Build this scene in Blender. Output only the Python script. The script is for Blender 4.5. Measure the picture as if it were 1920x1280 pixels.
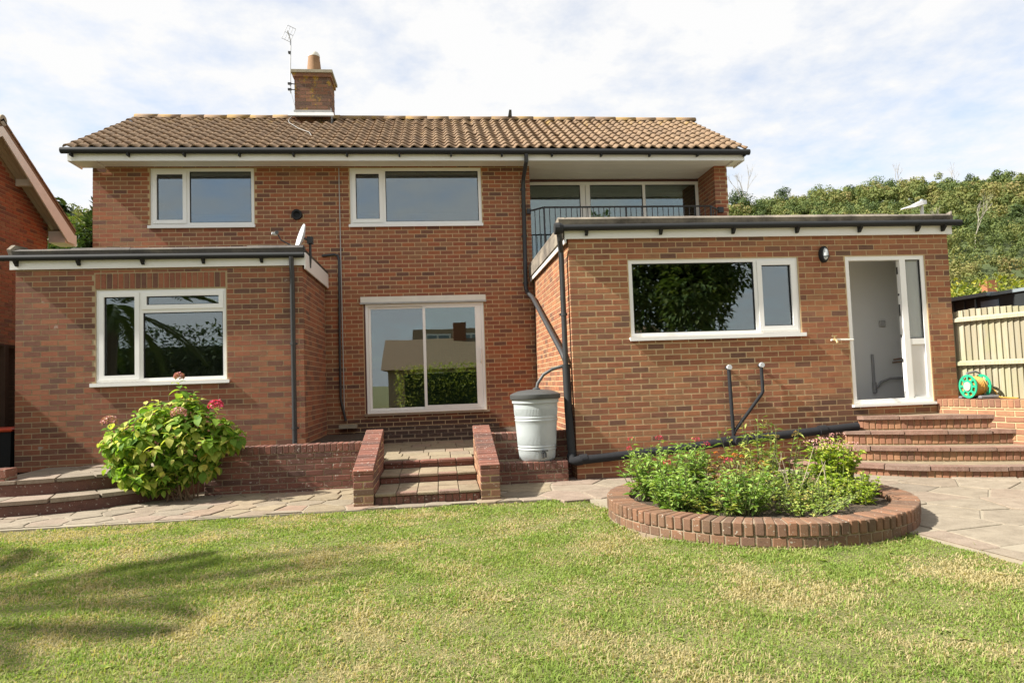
import bpy, math, random
import numpy as np
from mathutils import Vector, Matrix
random.seed(11); rng = np.random.default_rng(5)
for o in list(bpy.data.objects): bpy.data.objects.remove(o)
C = bpy.context.scene.collection
S = bpy.context.scene
R = math.radians

# ------------------------------------------------------------------ camera
YAW, PITCH, ROLL = .1074, .0574, -.0351
fw = Vector((math.sin(YAW)*math.cos(PITCH), math.cos(YAW)*math.cos(PITCH), math.sin(PITCH)))
ri = Vector((math.cos(YAW), -math.sin(YAW), 0)); up = ri.cross(fw)
ri2 = ri*math.cos(ROLL)+up*math.sin(ROLL); up2 = -ri*math.sin(ROLL)+up*math.cos(ROLL)
cam = bpy.data.cameras.new('camera'); cam.sensor_width = 36; cam.lens = 36*1285/1920; cam.clip_end = 2000; cam.clip_start = .05
co = bpy.data.objects.new('camera', cam); C.objects.link(co)
M = Matrix((ri2, up2, -fw)).transposed().to_4x4(); M.translation = Vector((0, -12.15, 1.31)); co.matrix_world = M
S.camera = co
CAM = Vector((0, -12.15, 1.31))
# ------------------------------------------------------------------ sky, sun, exposure
SUN_EL, SUN_AZ = R(43), R(7)          # azimuth: how far the light travels towards +Y off the +X axis
travel = Vector((math.cos(SUN_EL)*math.cos(SUN_AZ), math.cos(SUN_EL)*math.sin(SUN_AZ), -math.sin(SUN_EL)))
w = bpy.data.worlds.new('World'); S.world = w; w.use_nodes = True
nt = w.node_tree; nt.nodes.clear()
def N(nt, t, **kw):
    n = nt.nodes.new(t)
    for k, v in kw.items(): setattr(n, k, v)
    return n
out = N(nt, 'ShaderNodeOutputWorld'); bg = N(nt, 'ShaderNodeBackground'); sky = N(nt, 'ShaderNodeTexSky')
sky.sky_type = 'NISHITA'; sky.sun_disc = False; sky.sun_elevation = SUN_EL; sky.sun_rotation = R(263); sky.air_density = 1.0; sky.dust_density = .6; sky.ozone_density = 1.5
tc = N(nt, 'ShaderNodeTexCoord'); sx = N(nt, 'ShaderNodeSeparateXYZ'); nt.links.new(tc.outputs['Generated'], sx.inputs[0])
mx = N(nt, 'ShaderNodeMath', operation='MAXIMUM'); nt.links.new(sx.outputs['Z'], mx.inputs[0]); mx.inputs[1].default_value = 0
ad = N(nt, 'ShaderNodeMath', operation='ADD'); nt.links.new(mx.outputs[0], ad.inputs[0]); ad.inputs[1].default_value = .16
dx = N(nt, 'ShaderNodeMath', operation='DIVIDE'); dy = N(nt, 'ShaderNodeMath', operation='DIVIDE')
nt.links.new(sx.outputs['X'], dx.inputs[0]); nt.links.new(sx.outputs['Y'], dy.inputs[0]); nt.links.new(ad.outputs[0], dx.inputs[1]); nt.links.new(ad.outputs[0], dy.inputs[1])
cb = N(nt, 'ShaderNodeCombineXYZ'); nt.links.new(dx.outputs[0], cb.inputs[0]); nt.links.new(dy.outputs[0], cb.inputs[1])
n1 = N(nt, 'ShaderNodeTexNoise'); n1.inputs['Scale'].default_value = 5.5; n1.inputs['Detail'].default_value = 9; n1.inputs['Roughness'].default_value = .62
n2 = N(nt, 'ShaderNodeTexNoise'); n2.inputs['Scale'].default_value = .9; n2.inputs['Detail'].default_value = 4
nt.links.new(cb.outputs[0], n1.inputs['Vector']); nt.links.new(cb.outputs[0], n2.inputs['Vector'])
s1 = N(nt, 'ShaderNodeMath', operation='MULTIPLY_ADD'); nt.links.new(n2.outputs['Fac'], s1.inputs[0]); s1.inputs[1].default_value = 1.1; nt.links.new(n1.outputs['Fac'], s1.inputs[2])
rp = N(nt, 'ShaderNodeMapRange'); rp.inputs['From Min'].default_value = .70; rp.inputs['From Max'].default_value = 1.10; rp.inputs['To Min'].default_value = .42; rp.inputs['To Max'].default_value = 1.0; nt.links.new(s1.outputs[0], rp.inputs['Value'])
cm = N(nt, 'ShaderNodeMix', data_type='RGBA'); nt.links.new(rp.outputs[0], cm.inputs['Factor']); nt.links.new(sky.outputs[0], cm.inputs['A']); cm.inputs['B'].default_value = (4.15, 4.15, 4.15, 1)
nt.links.new(cm.outputs['Result'], bg.inputs['Color']); bg.inputs['Strength'].default_value = .1; nt.links.new(bg.outputs[0], out.inputs[0])
sl = bpy.data.lights.new('sun', 'SUN'); sl.energy = 4.8; sl.angle = R(1.2); sl.color = (1, .95, .86)
so = bpy.data.objects.new('sun', sl); C.objects.link(so); so.rotation_euler = travel.to_track_quat('-Z', 'Y').to_euler(); so.location = (-20, -5, 20)
S.view_settings.view_transform = 'Standard'; S.view_settings.look = 'None'; S.view_settings.exposure = 1.25; S.view_settings.gamma = 1; S.view_settings.use_curve_mapping = False
S.render.engine = 'CYCLES'; S.cycles.max_bounces = 7; S.cycles.transparent_max_bounces = 12; S.cycles.diffuse_bounces = 3; S.cycles.sample_clamp_indirect = 6

# ------------------------------------------------------------------ materials
MATS = {}
def mat(name, build):
    if name in MATS: return MATS[name]
    m = bpy.data.materials.new(name); m.use_nodes = True; t = m.node_tree; t.nodes.clear()
    o = N(t, 'ShaderNodeOutputMaterial'); b = N(t, 'ShaderNodeBsdfPrincipled'); t.links.new(b.outputs[0], o.inputs[0])
    build(t, b, o); MATS[name] = m; return m
def L(t, a, b): t.links.new(a, b)
def noise(t, scale, detail=4, rough=.55, vec=None, obj=True):
    n = N(t, 'ShaderNodeTexNoise'); n.inputs['Scale'].default_value = scale; n.inputs['Detail'].default_value = detail; n.inputs['Roughness'].default_value = rough
    if vec is None:
        g = N(t, 'ShaderNodeNewGeometry'); vec = g.outputs['Position']
    L(t, vec, n.inputs['Vector']); return n.outputs['Fac']
def ramp(t, fac, stops, interp='LINEAR'):
    r = N(t, 'ShaderNodeValToRGB'); r.color_ramp.interpolation = interp
    els = r.color_ramp.elements
    while len(els) < len(stops): els.new(.5)
    for e, (p, c) in zip(els, stops): e.position = p; e.color = (*c, 1)
    L(t, fac, r.inputs[0]); return r.outputs[0]
def mixc(t, f, a, b, mode='MIX'):
    m = N(t, 'ShaderNodeMix', data_type='RGBA', blend_type=mode)
    for s, v in (('Factor', f), ('A', a), ('B', b)):
        if isinstance(v, (int, float)): m.inputs[s].default_value = v
        elif isinstance(v, tuple): m.inputs[s].default_value = (*v, 1)
        else: L(t, v, m.inputs[s])
    return m.outputs['Result']
def mrange(t, v, a, b, c=0, d=1):
    m = N(t, 'ShaderNodeMapRange'); L(t, v, m.inputs[0])
    for i, x in enumerate((a, b, c, d)): m.inputs[i+1].default_value = x
    return m.outputs[0]
def math_(t, op, a, b=0):
    m = N(t, 'ShaderNodeMath', operation=op)
    for i, v in enumerate((a, b)):
        if isinstance(v, (int, float)): m.inputs[i].default_value = v
        else: L(t, v, m.inputs[i])
    return m.outputs[0]
def rnd(t):
    a = N(t, 'ShaderNodeObjectInfo').outputs['Random']; b = N(t, 'ShaderNodeNewGeometry').outputs['Random Per Island']
    return math_(t, 'FRACT', math_(t, 'ADD', a, b))
def bump(t, b, h, strength=.3, dist=.01):
    n = N(t, 'ShaderNodeBump'); n.inputs['Strength'].default_value = strength; n.inputs['Distance'].default_value = dist; L(t, h, n.inputs['Height']); L(t, n.outputs[0], b.inputs['Normal'])
def plain(name, col, rough=.6, var=.12, scale=14, metal=0, bmp=0):
    def f(t, b, o):
        n = noise(t, scale, 5)
        L(t, mixc(t, n, tuple(x*(1-var) for x in col), tuple(min(1, x*(1+var)) for x in col)), b.inputs['Base Color'])
        b.inputs['Roughness'].default_value = rough; b.inputs['Metallic'].default_value = metal
        if bmp: bump(t, b, noise(t, scale*5, 3), bmp)
    return mat(name, f)
def brickmat(name, stops, dirt=.0, dirtcol=(.06, .045, .035), lichen=0, liccol=(.45, .45, .40), licscale=26, stain=None, stain_amt=.8):
    def f(t, b, o):
        r = rnd(t); c = ramp(t, r, stops)
        g = N(t, 'ShaderNodeNewGeometry'); sc = N(t, 'ShaderNodeVectorMath', operation='MULTIPLY'); L(t, g.outputs['Position'], sc.inputs[0]); sc.inputs[1].default_value = (1, 1, 3)
        nn = noise(t, 9, 5, .65, sc.outputs[0])
        c = mixc(t, math_(t, 'MULTIPLY', mrange(t, nn, .5, .72), .55), c, mixc(t, 1.0, c, (.42, .38, .38), 'MULTIPLY'))
        fine = noise(t, 130, 3, .6); c = mixc(t, math_(t, 'MULTIPLY', mrange(t, fine, .45, .8), .25), c, (.38, .24, .15))
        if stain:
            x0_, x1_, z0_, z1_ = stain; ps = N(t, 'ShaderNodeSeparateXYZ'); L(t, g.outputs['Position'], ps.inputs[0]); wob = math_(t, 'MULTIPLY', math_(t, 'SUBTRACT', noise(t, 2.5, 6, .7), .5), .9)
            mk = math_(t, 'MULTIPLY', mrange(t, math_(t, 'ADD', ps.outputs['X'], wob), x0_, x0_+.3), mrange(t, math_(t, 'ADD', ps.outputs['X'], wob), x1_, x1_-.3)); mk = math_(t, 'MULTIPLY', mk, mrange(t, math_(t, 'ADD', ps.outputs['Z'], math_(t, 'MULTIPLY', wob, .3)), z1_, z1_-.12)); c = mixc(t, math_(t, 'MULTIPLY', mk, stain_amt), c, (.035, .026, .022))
        if dirt:
            st_ = N(t, 'ShaderNodeVectorMath', operation='MULTIPLY'); L(t, g.outputs['Position'], st_.inputs[0]); st_.inputs[1].default_value = (1, 1, .35); d = mrange(t, noise(t, 1.9, 7, .72, st_.outputs[0]), .47, .70); c = mixc(t, math_(t, 'MULTIPLY', d, dirt), c, dirtcol)
        if lichen:
            l = mrange(t, noise(t, licscale, 4, .6), 1-lichen, 1-lichen+.06); c = mixc(t, l, c, liccol)
        L(t, c, b.inputs['Base Color']); b.inputs['Roughness'].default_value = .88
        bump(t, b, noise(t, 120, 4, .6), .35, .004)
    return mat(name, f)
RED = [(0, (.12, .056, .038)), (.05, (.145, .062, .040)), (.12, (.215, .075, .040)), (.34, (.295, .085, .037)), (.5, (.25, .095, .046)), (.66, (.33, .102, .041)), (.84, (.27, .123, .061)), (.96, (.22, .083, .046)), (1, (.145, .064, .042))]
ORG = [(0, (.13, .062, .040)), (.05, (.16, .072, .043)), (.12, (.225, .086, .045)), (.36, (.295, .104, .047)), (.54, (.32, .132, .059)), (.7, (.295, .145, .069)), (.86, (.36, .142, .06)), (.96, (.25, .108, .057)), (1, (.17, .077, .046))]
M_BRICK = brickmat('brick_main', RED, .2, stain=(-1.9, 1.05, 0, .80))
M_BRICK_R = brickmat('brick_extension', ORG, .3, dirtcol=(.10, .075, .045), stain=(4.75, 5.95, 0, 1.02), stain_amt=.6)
M_BRICK_L = brickmat('brick_extension_dark', [(0, (.12, .055, .038)), (.2, (.18, .07, .042)), (.5, (.275, .09, .044)), (.75, (.295, .115, .055)), (1, (.15, .066, .044))], .25, lichen=.32, liccol=(.34, .27, .22), licscale=9)
M_BRICK_D = brickmat('brick_garden_dark', [(0, (.085, .04, .032)), (.4, (.17, .06, .042)), (.7, (.21, .08, .052)), (1, (.12, .052, .04))], .55, lichen=.38, licscale=34, liccol=(.38, .34, .29))
M_BRICK_M = brickmat('brick_mossy_dark', [(0, (.04, .028, .022)), (.5, (.065, .038, .03)), (1, (.05, .03, .024))], .5, lichen=.36, licscale=14, liccol=(.16, .12, .09))
M_BRICK_P = brickmat('brick_planter', [(0, (.10, .056, .035)), (.4, (.16, .085, .047)), (.75, (.20, .095, .051)), (1, (.12, .065, .041))], .5, dirtcol=(.11, .078, .045), lichen=.37, licscale=34, liccol=(.36, .33, .27))
M_BRICK_S = brickmat('brick_steps', [(0, (.17, .08, .05)), (.35, (.27, .12, .065)), (.7, (.33, .17, .085)), (1, (.22, .10, .06))], .4, dirtcol=(.14, .10, .06))
M_BRICK_C = brickmat('brick_chimney', [(0, (.10, .055, .04)), (.5, (.19, .085, .05)), (1, (.24, .11, .06))], .55, dirtcol=(.13, .10, .05), lichen=.42, liccol=(.32, .19, .03), licscale=5)
def mortarf(col):
    def f(t, b, o):
        c = mixc(t, noise(t, 30, 5, .7), tuple(x*.72 for x in col), tuple(x*1.15 for x in col)); L(t, c, b.inputs['Base Color']); b.inputs['Roughness'].default_value = .95
        bump(t, b, noise(t, 200, 3), .4, .004)
    return f
M_MORTAR = mat('mortar', mortarf((.50, .365, .205)))
M_MORTAR_L = mat('mortar_pale', mortarf((.40, .305, .18)))
M_BED = mat('paving_bed', mortarf((.29, .25, .185)))
M_MORTAR_D = mat('mortar_dark', mortarf((.27, .205, .14)))
M_WHITE = plain('white_plastic', (.80, .80, .78), .35, .04, 3)
M_WHITE_W = plain('weathered_white_paint', (.66, .63, .56), .5, .14, 7)
M_SOFFIT = plain('soffit_boards', (.74, .72, .66), .5, .05, 2)
M_BLACK = plain('black_plastic', (.010, .011, .012), .75, .3, 9)
M_PIPE = plain('grey_black_pipe', (.03, .031, .033), .5, .3, 12)
M_RUBBER = plain('weathered_black_drain', (.006, .0065, .009), .85, .8, 25)
M_IRON = plain('black_iron', (.02, .02, .022), .5, .3, 30)
def feltf(t, b, o):
    n = noise(t, 2.2, 6, .7); c = ramp(t, n, [(.3, (.06, .05, .04)), (.5, (.17, .145, .115)), (.65, (.27, .23, .175))]); L(t, c, b.inputs['Base Color']); b.inputs['Roughness'].default_value = .95; bump(t, b, noise(t, 90, 4), .6, .01)
M_FELT = mat('roof_felt', feltf)
def felt2(t, b, o):
    n = noise(t, 2.6, 6, .7); c = ramp(t, n, [(.3, (.035, .032, .03)), (.55, (.09, .08, .07)), (.7, (.14, .12, .09))]); L(t, c, b.inputs['Base Color']); b.inputs['Roughness'].default_value = .9; bump(t, b, noise(t, 90, 4), .6, .01)
M_FELT_D = mat('roof_felt_dark', felt2)
def tilef(lic):
    def f(t, b, o):
        r = rnd(t); c = ramp(t, r, [(0, (.19, .125, .075)), (.3, (.22, .145, .086)), (.7, (.25, .168, .10)), (1, (.205, .128, .072))])
        n = noise(t, 5, 6, .7); c = mixc(t, math_(t, 'MULTIPLY', mrange(t, n, .45, .75), .7), c, (.13, .092, .064))
        g = N(t, 'ShaderNodeNewGeometry'); s = N(t, 'ShaderNodeSeparateXYZ'); L(t, g.outputs['Position'], s.inputs[0])
        h = mrange(t, s.outputs['Z'], 6.0, 7.0, 0, .16)
        l = mrange(t, math_(t, 'ADD', noise(t, 3.0, 7, .72), h), .66-lic, .76-lic); c = mixc(t, math_(t, 'MULTIPLY', l, .7), c, (.30, .19, .045))
        L(t, c, b.inputs['Base Color']); b.inputs['Roughness'].default_value = .9; bump(t, b, noise(t, 150, 4), .5, .004)
    return f
M_TILE = mat('roof_tile', tilef(0)); M_RIDGE = mat('ridge_tile', tilef(.03))
def glassf(refl, tint):
    def f(t, b, o):
        t.nodes.remove(b)
        tr = N(t, 'ShaderNodeBsdfTransparent'); tr.inputs[0].default_value = (*tint, 1); gl = N(t, 'ShaderNodeBsdfGlossy'); gl.inputs['Roughness'].default_value = .0; gl.inputs[0].default_value = (.86, .95, 1, 1)
        lw_ = N(t, 'ShaderNodeLayerWeight'); lw_.inputs['Blend'].default_value = .5; fac = math_(t, 'ADD', math_(t, 'MULTIPLY', math_(t, 'POWER', lw_.outputs['Facing'], 4), .6), refl)
        bm = N(t, 'ShaderNodeBump'); bm.inputs['Strength'].default_value = .02; bm.inputs['Distance'].default_value = .02; L(t, noise(t, 1.6, 1), bm.inputs['Height']); L(t, bm.outputs[0], gl.inputs['Normal'])
        ms = N(t, 'ShaderNodeMixShader'); L(t, fac, ms.inputs[0]); L(t, tr.outputs[0], ms.inputs[1]); L(t, gl.outputs[0], ms.inputs[2]); L(t, ms.outputs[0], o.inputs[0])
    return f
M_GLASS = mat('window_glass', glassf(.155, (.78, .82, .80)))
M_GLASS_G = mat('green_tint_glass', glassf(.165, (.68, .80, .73)))
def frost(t, b, o):
    b.inputs['Base Color'].default_value = (.82, .86, .84, 1); b.inputs['Roughness'].default_value = .32; b.inputs['Transmission Weight'].default_value = .75; b.inputs['IOR'].default_value = 1.3; bump(t, b, noise(t, 40, 3), .4, .01)
M_FROST = mat('obscured_glass', frost)
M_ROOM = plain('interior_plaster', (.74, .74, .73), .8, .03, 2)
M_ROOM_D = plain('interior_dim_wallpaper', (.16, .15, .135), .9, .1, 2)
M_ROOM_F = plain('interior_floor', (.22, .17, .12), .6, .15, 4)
M_BOARD = plain('dark_red_board', (.085, .028, .022), .6, .2, 6)
M_STONE_L = plain('lead_flashing', (.36, .36, .35), .6, .25, 8)
M_CONC = plain('weathered_concrete', (.30, .27, .20), .95, .35, 10, bmp=.4)
M_TERRA = plain('terracotta_pot', (.26, .15, .08), .9, .45, 7)
M_GALV = plain('galvanised_metal', (.36, .37, .38), .45, .15, 20, .6)
def pavf(stops):
    def f(t, b, o):
        r = rnd(t); c = ramp(t, r, stops); n = noise(t, 6, 6, .7)
        c = mixc(t, mrange(t, n, .4, .7), c, mixc(t, .6, c, (.45, .42, .38), 'MULTIPLY'))
        fine = noise(t, 70, 4, .7); c = mixc(t, math_(t, 'MULTIPLY', mrange(t, fine, .5, .75), .4), c, (.42, .38, .30))
        L(t, c, b.inputs['Base Color']); b.inputs['Roughness'].default_value = .9; bump(t, b, noise(t, 45, 5, .65), .5, .008)
    return f
M_PAVE = mat('crazy_paving', pavf([(0, (.195, .16, .12)), (.3, (.25, .21, .155)), (.55, (.225, .18, .132)), (.8, (.255, .19, .145)), (1, (.265, .23, .17))]))
M_PAVE_Y = mat('yellow_paving', pavf([(0, (.22, .175, .11)), (.4, (.265, .215, .138)), (.7, (.255, .17, .12)), (1, (.215, .18, .125))]))
M_COPING = mat('red_quarry_coping', pavf([(0, (.20, .115, .085)), (.5, (.255, .145, .105)), (1, (.20, .13, .10))]))
M_TREAD = mat('step_slab', pavf([(0, (.21, .165, .105)), (.5, (.26, .205, .13)), (1, (.215, .155, .10))]))
def soilf(t, b, o):
    c = ramp(t, noise(t, 18, 7, .7), [(.3, (.035, .025, .016)), (.55, (.085, .06, .04)), (.7, (.16, .115, .07))]); L(t, c, b.inputs['Base Color']); b.inputs['Roughness'].default_value = 1; bump(t, b, noise(t, 60, 5, .7), 1, .03)
M_SOIL = mat('soil', soilf)
def turf(t, b, o):
    c = ramp(t, noise(t, 3, 8, .7), [(.3, (.10, .095, .035)), (.5, (.16, .155, .055)), (.7, (.27, .225, .11))]); L(t, c, b.inputs['Base Color']); b.inputs['Roughness'].default_value = 1; bump(t, b, noise(t, 120, 4), .8, .02)
M_TURF = mat('turf_soil', turf)
def leafmat(name, stops, trans=.35, rough=.5, island=True, attr=None, patch=None, spec=.35):
    def f(t, b, o):
        r = rnd(t)
        if attr:
            a = N(t, 'ShaderNodeAttribute'); a.attribute_name = attr; r = math_(t, 'ADD', math_(t, 'MULTIPLY', r, .3), math_(t, 'MULTIPLY', a.outputs['Fac'], .7))
        c = ramp(t, r, stops)
        if patch:
            sc, lo, hi, pc, amt = patch
            cn = noise(t, 5.5, 7, .72); c = ramp(t, math_(t, 'ADD', math_(t, 'MULTIPLY', r, .45), mrange(t, cn, .34, .68, 0, .55)), stops)
            pn = mrange(t, noise(t, sc, 5, .65), lo, hi); pr = math_(t, 'GREATER_THAN', math_(t, 'ADD', math_(t, 'MULTIPLY', pn, amt), math_(t, 'MULTIPLY', r, 1-amt)), .55)
            c = mixc(t, pr, c, pc)
        L(t, c, b.inputs['Base Color']); b.inputs['Roughness'].default_value = rough; b.inputs['Specular IOR Level'].default_value = spec
        tl = N(t, 'ShaderNodeBsdfTranslucent'); L(t, mixc(t, 1.0, c, (1.25, 1.3, .55), 'MULTIPLY'), tl.inputs[0])
        ms = N(t, 'ShaderNodeMixShader'); ms.inputs[0].default_value = trans; L(t, b.outputs[0], ms.inputs[1]); L(t, tl.outputs[0], ms.inputs[2]); L(t, ms.outputs[0], o.inputs[0])
    return mat(name, f)
M_GRASS = leafmat('grass_blade', [(0, (.13, .215, .035)), (.3, (.19, .275, .055)), (.55, (.25, .315, .08)), (.75, (.32, .345, .12)), (.90, (.42, .375, .19)), (1, (.50, .425, .26))], .4, .8, patch=(1.3, .35, .66, (.44, .375, .20), .60), spec=.1)
M_HYD = leafmat('hydrangea_leaf', [(0, (.09, .19, .025)), (.35, (.16, .28, .038)), (.6, (.24, .36, .055)), (.82, (.42, .48, .10)), (1, (.62, .58, .17))], .42, .6, spec=.2)
M_VAL = leafmat('valerian_leaf', [(0, (.13, .24, .05)), (.5, (.22, .34, .075)), (1, (.34, .44, .12))], .3)
M_SED = leafmat('sedum_leaf', [(0, (.17, .27, .03)), (.5, (.30, .40, .05)), (1, (.48, .50, .10))], .3)
M_WEED = leafmat('weed_leaf', [(0, (.16, .25, .045)), (.5, (.26, .34, .075)), (.85, (.38, .40, .11)), (1, (.50, .40, .13))], .3)
M_DRY = leafmat('dry_leaf', [(0, (.10, .07, .025)), (.4, (.22, .17, .06)), (.75, (.36, .22, .07)), (1, (.20, .22, .06))], .25)
M_STEM = plain('green_stem', (.12, .14, .045), .7, .3, 40)
M_WOODSTEM = plain('woody_stem', (.16, .11, .06), .85, .3, 40)
M_TWIG = plain('pale_twig', (.34, .28, .20), .9, .2, 20)
M_PINK = leafmat('pink_petal', [(0, (.45, .03, .10)), (.6, (.62, .05, .16)), (1, (.68, .18, .26))], .3)
M_PINKF = leafmat('faded_pink_petal', [(0, (.36, .17, .15)), (.5, (.52, .22, .26)), (1, (.45, .36, .22))], .25)
M_RED = leafmat('red_petal', [(0, (.42, .03, .06)), (1, (.62, .07, .14))], .3)
M_SPINK = leafmat('sedum_petal', [(0, (.58, .26, .26)), (1, (.70, .42, .40))], .25)
M_ORANGE = leafmat('orange_leaf', [(0, (.45, .12, .02)), (1, (.6, .25, .05))], .3)
M_WOODL = leafmat('hill_foliage', [(0, (.04, .068, .022)), (.25, (.085, .12, .033)), (.5, (.135, .16, .044)), (.75, (.195, .19, .058)), (1, (.225, .175, .075))], .2, .8, attr='tint')
M_DARKT = leafmat('dark_tree_leaf', [(0, (.022, .045, .014)), (.6, (.045, .075, .022)), (1, (.085, .11, .035))], .2, .6)
M_MIDT = leafmat('mid_tree_leaf', [(0, (.05, .09, .02)), (.6, (.10, .145, .035)), (1, (.17, .19, .055))], .3, .6)
M_YEL = leafmat('yellow_shrub_leaf', [(0, (.10, .14, .02)), (.5, (.22, .25, .04)), (1, (.42, .38, .07))], .3, .5)
M_PALM = leafmat('palm_frond', [(0, (.03, .06, .014)), (1, (.09, .13, .035))], .15, .45)
def fencef(t, b, o):
    r = rnd(t); c = ramp(t, r, [(0, (.25, .23, .165)), (.5, (.335, .31, .23)), (1, (.40, .375, .285))])
    g = N(t, 'ShaderNodeNewGeometry'); sc = N(t, 'ShaderNodeVectorMath', operation='MULTIPLY'); L(t, g.outputs['Position'], sc.inputs[0]); sc.inputs[1].default_value = (1, 1, .06)
    c = mixc(t, mrange(t, noise(t, 60, 4, .6, sc.outputs[0]), .4, .75), c, (.28, .23, .14)); c = mixc(t, math_(t, 'MULTIPLY', mrange(t, noise(t, 2.5, 5), .5, .75), .45), c, (.26, .30, .13))
    L(t, c, b.inputs['Base Color']); b.inputs['Roughness'].default_value = .9; bump(t, b, noise(t, 60, 4, .6, sc.outputs[0]), .3, .004)
M_FENCE = mat('fence_board', fencef)
M_FENCE_D = plain('dark_fence_board', (.075, .048, .032), .9, .3, 8)
M_SHED = plain('dark_green_black_shed', (.022, .026, .027), .5, .3, 4)
M_SHEDR = plain('grey_metal_trim', (.22, .26, .28), .4, .1, 5)
M_SHEDW = plain('shed_window_glass', (.20, .25, .30), .15, .15, 3)
M_BUTT = plain('white_stone_plastic', (.40, .435, .435), .5, .08, 12)
M_LID = plain('dark_grey_lid', (.065, .068, .067), .5, .15, 20)
M_GREENP = plain('green_plastic', (.02, .36, .19), .4, .08, 20)
M_HOSE = plain('orange_hose', (.50, .26, .05), .45, .2, 40)
M_GREYP = plain('grey_plastic', (.17, .165, .175), .5, .12, 20)
M_LABEL = plain('pale_label', (.46, .36, .33), .6, .15, 60)
M_DISH = plain('dish_grey', (.52, .54, .56), .45, .06, 10)
M_LAMPW = plain('lamp_pale_grey', (.58, .57, .58), .4, .05, 5)
M_BRASS = plain('tap_brass', (.55, .42, .22), .35, .15, 30, .6)
M_COPPER = plain('copper_pipe', (.35, .22, .16), .4, .1, 20, .5)
M_GREYPIPE = plain('grey_waste_pipe', (.30, .30, .31), .5, .05, 20)
M_BARK = plain('tree_bark', (.12, .095, .07), .95, .3, 10, bmp=.6)
M_PALEBARK = plain('pale_bark', (.30, .27, .22), .9, .2, 6)
M_REDLID = plain('red_bin_lid', (.50, .06, .02), .45, .1, 10)
M_RENDER = plain('pale_rendered_wall', (.34, .25, .17), .9, .1, 4)
M_HILL = plain('hillside_scrub', (.055, .075, .022), 1, .4, .3)

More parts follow.
